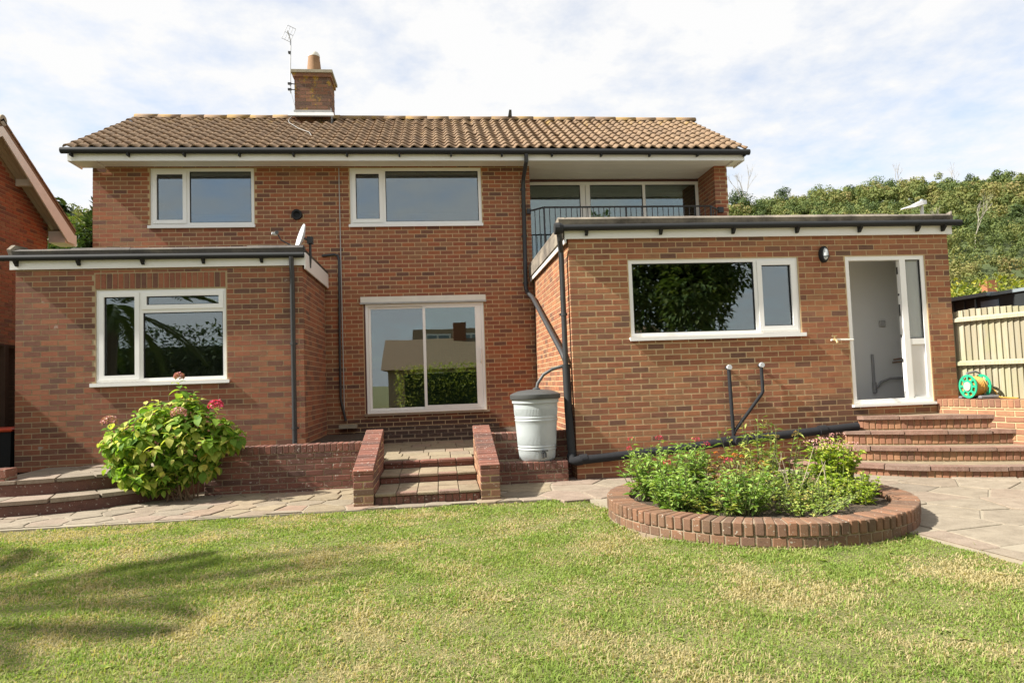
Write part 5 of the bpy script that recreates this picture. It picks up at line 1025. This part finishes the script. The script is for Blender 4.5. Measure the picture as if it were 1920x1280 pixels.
# ------------------------------------------------------------------ lawn
LAWN = [(-9, -14), (-9, -4.74), (-4.3, -4.76), (-2.2, -4.72), (.6, -4.66), (1.1, -4.6), (1.5, -4.7), (1.62, -5.2), (1.62, -6.6), (2.9, -7.24), (3.70, -6.98), (3.80, -7.5), (3.94, -8.6), (4.05, -9.8), (4.2, -14)]
MB().prism(LAWN, -.055, -.012).obj('lawn', M_TURF); tag(bpy.data.objects['lawn'], kind='structure')
def inpoly(P, poly):
    x, y = P[:, 0], P[:, 1]; c = np.zeros(len(P), bool); n = len(poly)
    for i in range(n):
        x1, y1 = poly[i]; x2, y2 = poly[(i+1) % n]
        if y1 == y2: continue
        c ^= ((y1 > y) != (y2 > y)) & (x < (x2-x1)*(y-y1)/(y2-y1)+x1)
    return c
def grass(n, x0, x1, y0, y1, lmin, lmax, wmul):
    P = np.stack([rng.uniform(x0, x1, n), rng.uniform(y0, y1, n)], 1); ed = P+rng.normal(0, .035, P.shape); k = inpoly(ed, LAWN) & (np.hypot(P[:, 0]-PLC[0], P[:, 1]-PLC[1]) > PLR+.004)
    v = P-np.array([0, -12.15]); lat = v[:, 0]*math.cos(YAW)-v[:, 1]*math.sin(YAW); dep = v[:, 0]*math.sin(YAW)+v[:, 1]*math.cos(YAW); k &= (np.abs(lat) < dep*.80+.8) & (dep > 1.7)
    P = P[k]; n = len(P)
    cl = np.sin(P[:, 0]*5.1+1.3*np.sin(P[:, 1]*3.7))*np.sin(P[:, 1]*6.3+1.7*np.sin(P[:, 0]*2.9)); tuft = .75+.35*cl+.9*(rng.random(n) < .02)
    edge = np.hypot(P[:, 0]-PLC[0], P[:, 1]-PLC[1]); tuft += 1.0*np.exp(-((edge-PLR)/.05)**2)*rng.random(n)+.9*np.exp(-((P[:, 1]+4.72)/.06)**2)*rng.random(n)*(P[:, 0] < 1.5)*(np.sin(P[:, 0]*7)+np.sin(P[:, 0]*17+1) > .2)
    l = rng.uniform(lmin, lmax, n)*np.clip(tuft, .35, 2); a = rng.uniform(0, 2*np.pi, n); lean = rng.uniform(.3, 1.9, n); w_ = rng.uniform(.0018, .0038, n)*wmul; d = np.stack([np.cos(a), np.sin(a)], 1); s = np.stack([-d[:, 1], d[:, 0]], 1)
    z0 = -.014; V = np.empty((n, 5, 3)); V[:, 0, :2] = P-s*w_[:, None]; V[:, 1, :2] = P+s*w_[:, None]; V[:, :2, 2] = z0
    m = P+d*(l*lean*.28)[:, None]; V[:, 2, :2] = m-s*w_[:, None]*.8; V[:, 3, :2] = m+s*w_[:, None]*.8; V[:, 2:4, 2] = (z0+l*.62)[:, None]; V[:, 4, :2] = P+d*(l*lean*.85)[:, None]; V[:, 4, 2] = z0+l*np.clip(1.05-lean*.38, .25, 1); V[:, 2:4, 2] = (z0+l*.62*np.clip(1.1-lean*.25, .4, 1))[:, None]
    b = np.arange(n)[:, None]*5; F = np.concatenate([b+np.array([[0, 1, 3]]), b+np.array([[0, 3, 2]]), b+np.array([[2, 3, 4]])], 1).reshape(-1, 3); return V.reshape(-1, 3), F
Vs, Fs, off = [], [], 0
for args in ((190000, -4.2, 4.2, -10.4, -8.2, .012, .042, 1.0), (170000, -4.6, 4.2, -8.2, -6.4, .012, .038, 1.25), (120000, -5.6, 4.2, -6.4, -4.55, .012, .036, 1.7)):
    V, F = grass(*args); Vs.append(V); Fs.append(F+off); off += len(V)
tag(np_obj('grass', np.concatenate(Vs), np.concatenate(Fs), M_GRASS), 'patchy lawn grass, half green and half dry', 'grass', kind='stuff')
# broad leaved weeds and dandelion dots in the lawn
P = rng.uniform((-4, -10), (3.6, -4.8), (110, 2)); P = P[inpoly(P, LAWN) & (np.hypot(P[:, 0]-PLC[0], P[:, 1]-PLC[1]) > PLR+.1)]; k = np.repeat(np.arange(len(P)), 8); a = rng.uniform(0, 6.28, len(k)); V, F = leaf_quads(np.concatenate([P[k]+rng.normal(0, .008, (len(k), 2)), np.full((len(k), 1), -.004)], 1), np.stack([np.cos(a), np.sin(a), rng.uniform(.15, .7, len(k))], 1), rng.uniform(.02, .05, len(k)), rng.uniform(.010, .020, len(k)), .1, .2)
tag(np_obj('lawn_weeds', V, F, M_GRASS), 'broad leaved weeds scattered through the lawn', 'weeds', kind='stuff')

# ------------------------------------------------------------------ hill and far trees
def hill_z(x, y):
    t = np.clip((y-60)/180, 0, 1); base = 58*t*t*(3-2*t)+np.clip(y-240, 0, 80)*.03; s = x/np.maximum(y, 1)
    return base*(1+.155*np.clip((s-.50)/.45, -.3, 1.3))*(1+.02*np.sin(x*.05)+.02*np.sin(x*.13+y*.07))
gx, gy = np.meshgrid(np.linspace(-240, 400, 101), np.linspace(45, 330, 51)); gz = hill_z(gx, gy)-.3; V = np.stack([gx, gy, gz], -1).reshape(-1, 3); idx = np.arange(51*101).reshape(51, 101); F = np.stack([idx[:-1, :-1], idx[:-1, 1:], idx[1:, 1:], idx[1:, :-1]], -1).reshape(-1, 4)
tag(np_obj('hill', V, F, M_HILL), kind='structure')
Vs, Fs, At, off = [], [], [], 0
cell = {}; pts = []
for _ in range(30000):
    y = 66+190*rng.random()**.95; s_ = rng.uniform(.42, 1.08) if rng.random() < .9 else rng.uniform(-.62, -.42); x = s_*y; k = (int(x//5), int(y//5))
    if any((x-a)**2+(y-b)**2 < 3.7**2 for dx_ in (-1, 0, 1) for dy_ in (-1, 0, 1) for a, b in cell.get((k[0]+dx_, k[1]+dy_), ())): continue
    cell.setdefault(k, []).append((x, y)); pts.append((x, y))
    if len(pts) > 1500: break
for x, y in pts:
    z = float(hill_z(np.array(x), np.array(y))); h = rng.uniform(3.5, 9.0); r = h*rng.uniform(.34, .50); bl = blobs_for((x, y, z+h*.55), r, r, h*.45, 5, .52); n = int(400+60*rng.random()); V, F = crown(bl, n, .56 if y > 150 else .42, fill=.7, shell=True)
    tint = np.clip(.45+.20*math.sin(x*.07+y*.05)+rng.normal(0, .26), 0, 1); Vs.append(V); Fs.append(F+off); At.append(np.full(len(V), tint)); off += len(V)
tag(np_obj('hillside_wood', np.concatenate(Vs), np.concatenate(Fs), M_WOODL, attrs={'tint': np.concatenate(At)}), 'dense mixed green wood covering the hillside', 'wood', kind='stuff')
def ridge_tree(px, slope, dist, h, rx, label, m, name='hill_tree', n=900):
    x, y = slope*dist, dist-12.15; z = float(hill_z(np.array(x), np.array(y))); tree(name, label, (x, y, z-.4), h, rx, h*.46, m, n*3, .45, 11, size=.46, shell=True)
ridge_tree(0, .462, 232, 15, 6.2, 'dark rounded tree on the hilltop next to the balcony pier', M_DARKT)
ridge_tree(0, .548, 246, 11.5, 5, 'small dark rounded tree on the hill skyline above the wide window', M_DARKT)
ridge_tree(0, .598, 246, 12.5, 5.5, 'mid green tree on the hill skyline above the wall light', M_MIDT)
ridge_tree(0, .655, 246, 12, 5, 'dark tree on the hill skyline left of the street lamp', M_DARKT)
ridge_tree(0, .70, 246, 13, 6, 'broad green tree on the hill skyline, nearest left of the street lamp', M_MIDT)
ridge_tree(0, .80, 246, 12, 4.5, 'dark tree on the hill skyline just right of the street lamp', M_DARKT)
ridge_tree(0, .86, 246, 12, 4, 'dark pointed tree near the top right of the hill skyline', M_DARKT)
ridge_tree(0, -.512, 44, 13.0, 2.2, 'dark rounded tree in the gap between the two houses', M_DARKT, n=2600)
for i, (s, dist, h, lab) in enumerate(((.478, 222, 17, 'bare pale tree in front of the dark hilltop tree'), (.735, 244, 15, 'tall bare pale tree on the skyline beside the street lamp'), (.825, 246, 17, 'bare tree standing above the wood at upper right'), (.80, 150, 12, 'bare pale trunk on the hillside below the street lamp'), (.86, 150, 13, 'cluster of bare pale stems halfway up the hillside'), (-.478, 40, 9.5, 'thin bare tree in the gap beside the main wall'))):
    x, y = s*dist, dist-12.15; bare_tree('bare_tree', lab, (x, y, float(hill_z(np.array(x), np.array(y)))), h, .5, seed=i+3)
# shrubs and houses between fence and hill
tree('garden_shrub', 'yellow green shrub behind the shed roof', (13.4, 2.8, 0), 3.25, 2.6, .9, M_YEL, 4200, .15, 14)
tree('garden_shrub', 'taller yellow leaved shrub at the right edge above the shed', (14.6, .4, 0), 3.7, 1.1, 1.1, M_YEL, 3200, .13, 12)
tree('garden_tree', 'green bushy tree just beyond the extension corner', (18.3, 9.5, 0), 4.6, 1.8, 1.5, M_MIDT, 4200, .22, 12)
tree('garden_shrub', 'pale green shrub low in the gap between the two houses', (-14.8, 16.5, 0), 9.6, 2.3, 2.6, M_MIDT, 3600, .25, 12)
tree('garden_shrub', 'dark evergreen shrub against the left side of the main wall', (-9.0, 7.0, 0), 6.6, 1.25, 1.7, M_DARKT, 4200, .2, 12)
def far_house(name, label, x, y, z, w_, d_, h_, rh, wall, roofm, chim):
    t = thing(name, (x, y, z), label, 'house'); MB().box(x-w_/2, x+w_/2, y, y+d_, z, z+h_).obj('wall', wall, t); rf = MB().extr([(x-w_/2-.3, y-.3, z+h_), (x-w_/2-.3, y+d_/2, z+h_+rh), (x-w_/2-.3, y+d_+.3, z+h_)], (w_+.6, 0, 0)).obj('roof', roofm, t)
    MB().box(x+chim, x+chim+.9, y+d_/2-.4, y+d_/2+.4, z+h_+rh-.6, z+h_+rh+1.5).obj('chimney', M_BRICK, rf)
    for k in range(3): xx = x-w_/2+.8+k*(w_-2.2)/2; wd = MB().box(xx, xx+1.2, y-.03, y-.01, z+h_*.35, z+h_*.8).obj('window', M_WHITE, t); MB().box(xx+.12, xx+1.08, y-.045, y-.031, z+h_*.35+.12, z+h_*.8-.12).obj('pane', M_SHEDW, wd)
    return t
M_ROOFRED = plain('far_red_roof', (.22, .105, .065), .9, .2, 1); far_house('distant_house', 'distant red roofed house at the foot of the hill with tall chimney', 43.5, 44, 2.6, 9, 6, 3.0, 2.2, M_RENDER, M_ROOFRED, 1.4)
far_house('distant_house', 'distant small white house with red roof among shrubs near the right edge', 47.2, 38, 2.2, 4.6, 5, 3.0, 1.6, M_WHITE_W, M_ROOFRED, -1.6)
# ------------------------------------------------------------------ what the windows mirror: garden behind the camera
def palm(base, h, nf, fl_, label, seed):
    t = thing('palm_tree', base, label, 'tree'); rr = random.Random(seed); mb = MB(); b = Vector(base); top = b+Vector((.1, 0, h)); mb.tube([b, b+(top-b)*.5, top], [.24, .2, .22], 10); mb.obj('trunk', M_BARK, t)
    for i in range(nf):
        a = i*2.399+rr.uniform(-.2, .2); el = rr.uniform(-.35, 1.25); d = Vector((math.cos(a)*math.cos(el), math.sin(a)*math.cos(el), math.sin(el))); pts = [top]; v = d.copy(); 
        for k in range(9): pts.append(pts[-1]+v*(fl_/9)); v = (v+Vector((0, 0, -.13))).normalized()
        P, D = [], []
        for k in range(1, 9):
            for q in range(4):
                p = pts[k].lerp(pts[k+1], q/4); tn = (pts[k+1]-pts[k]).normalized(); sd2 = tn.cross(Vector((0, 0, 1))).normalized()
                for s in (-1, 1): P.append(tuple(p)); D.append(tuple(sd2*s+tn*.75+Vector((0, 0, .1))))
        P = np.array(P); l = np.tile(np.repeat(np.sin(np.linspace(.5, 2.7, 32)), 2), 1)*.55; V, F = leaf_quads(P, np.array(D), l, np.full(len(P), .035), .1, .18); np_obj('frond', V, F, M_PALM, t)
    return t
palm((-7.4, -7.9, 0), 3.2, 17, 2.5, 'palm tree left of the lawn, mirrored in the low extension window', 2)
tree('leafy_tree', 'big dark leafy tree behind the viewpoint, mirrored in the wide window', (7.3, -15.2, 0), 8.2, 2.35, 3.7, M_MIDT, 20000, .22, 26)
hg = thing('hedge', (2, -20, 0), 'clipped yellow green hedge mirrored in the patio door', 'hedge')
V, F = crown([(x, -20.0, z, .75, .6, .7) for x in np.arange(-1.3, 8, .55) for z in (.5, 1.1, 1.6)], 14000, .13, fill=.7); np_obj('foliage', V, F, leafmat('hedge_leaf', [(0, (.22, .27, .04)), (.5, (.38, .40, .07)), (1, (.55, .50, .12))], .35), hg); MB().box(-1.6, 7.9, -20.3, -19.7, 0, 1.8).obj('core', M_DARKT, hg)
hg2 = thing('conifer_hedge', (-10, -17, 0), 'tall dark conifer hedge mirrored in the low extension window', 'hedge')
V, F = crown([(x, -17.0, z, .9, .7, 1.0) for x in np.arange(-16, -3.9, .8) for z in (.7, 1.7, 2.6)], 14000, .22, fill=.7); np_obj('foliage', V, F, M_DARKT, hg2); MB().box(-16.5, -3.6, -17.3, -16.7, 0, 2.9).obj('core', M_DARKT, hg2)
opp = thing('opposite_house', (3, -44, 0), 'taller house behind the bungalow mirrored in the patio door', 'house')
MB().box(-2, 10, -48, -42, 0, 5.6).obj('wall', M_RENDER, opp)
for x in (-1.0, 1.6, 4.6): wd = MB().box(x, x+2.0, -41.99, -41.94, 3.9, 5.2).obj('window', M_WHITE, opp); MB().box(x+.12, x+.9, -41.93, -41.91, 4.02, 5.08).box(x+1.05, x+1.88, -41.93, -41.91, 4.02, 5.08).obj('pane', M_SHEDW, wd)
far = thing('opposite_bungalow', (2, -30, 0), 'bungalow with tiled roof and chimney mirrored in the patio door', 'house')
MB().box(-3.0, 12, -36, -29, 0, 2.3).obj('wall', M_RENDER, far); rf = MB().extr([(-3.4, -28.6, 2.2), (-3.4, -32.5, 4.2), (-3.4, -36.4, 2.2)], (15.8, 0, 0)).obj('roof', M_TILE, far); MB().box(1.0, 1.8, -32.9, -32.1, 3.9, 5.2).obj('chimney', M_BRICK, rf)
for x in (-1.5, 2.2, 5.5): wd = MB().box(x, x+1.8, -28.99, -28.95, .9, 2.0).obj('window', M_WHITE, far); MB().box(x+.1, x+1.7, -28.94, -28.92, 1.0, 1.9).obj('pane', M_SHEDW, wd)
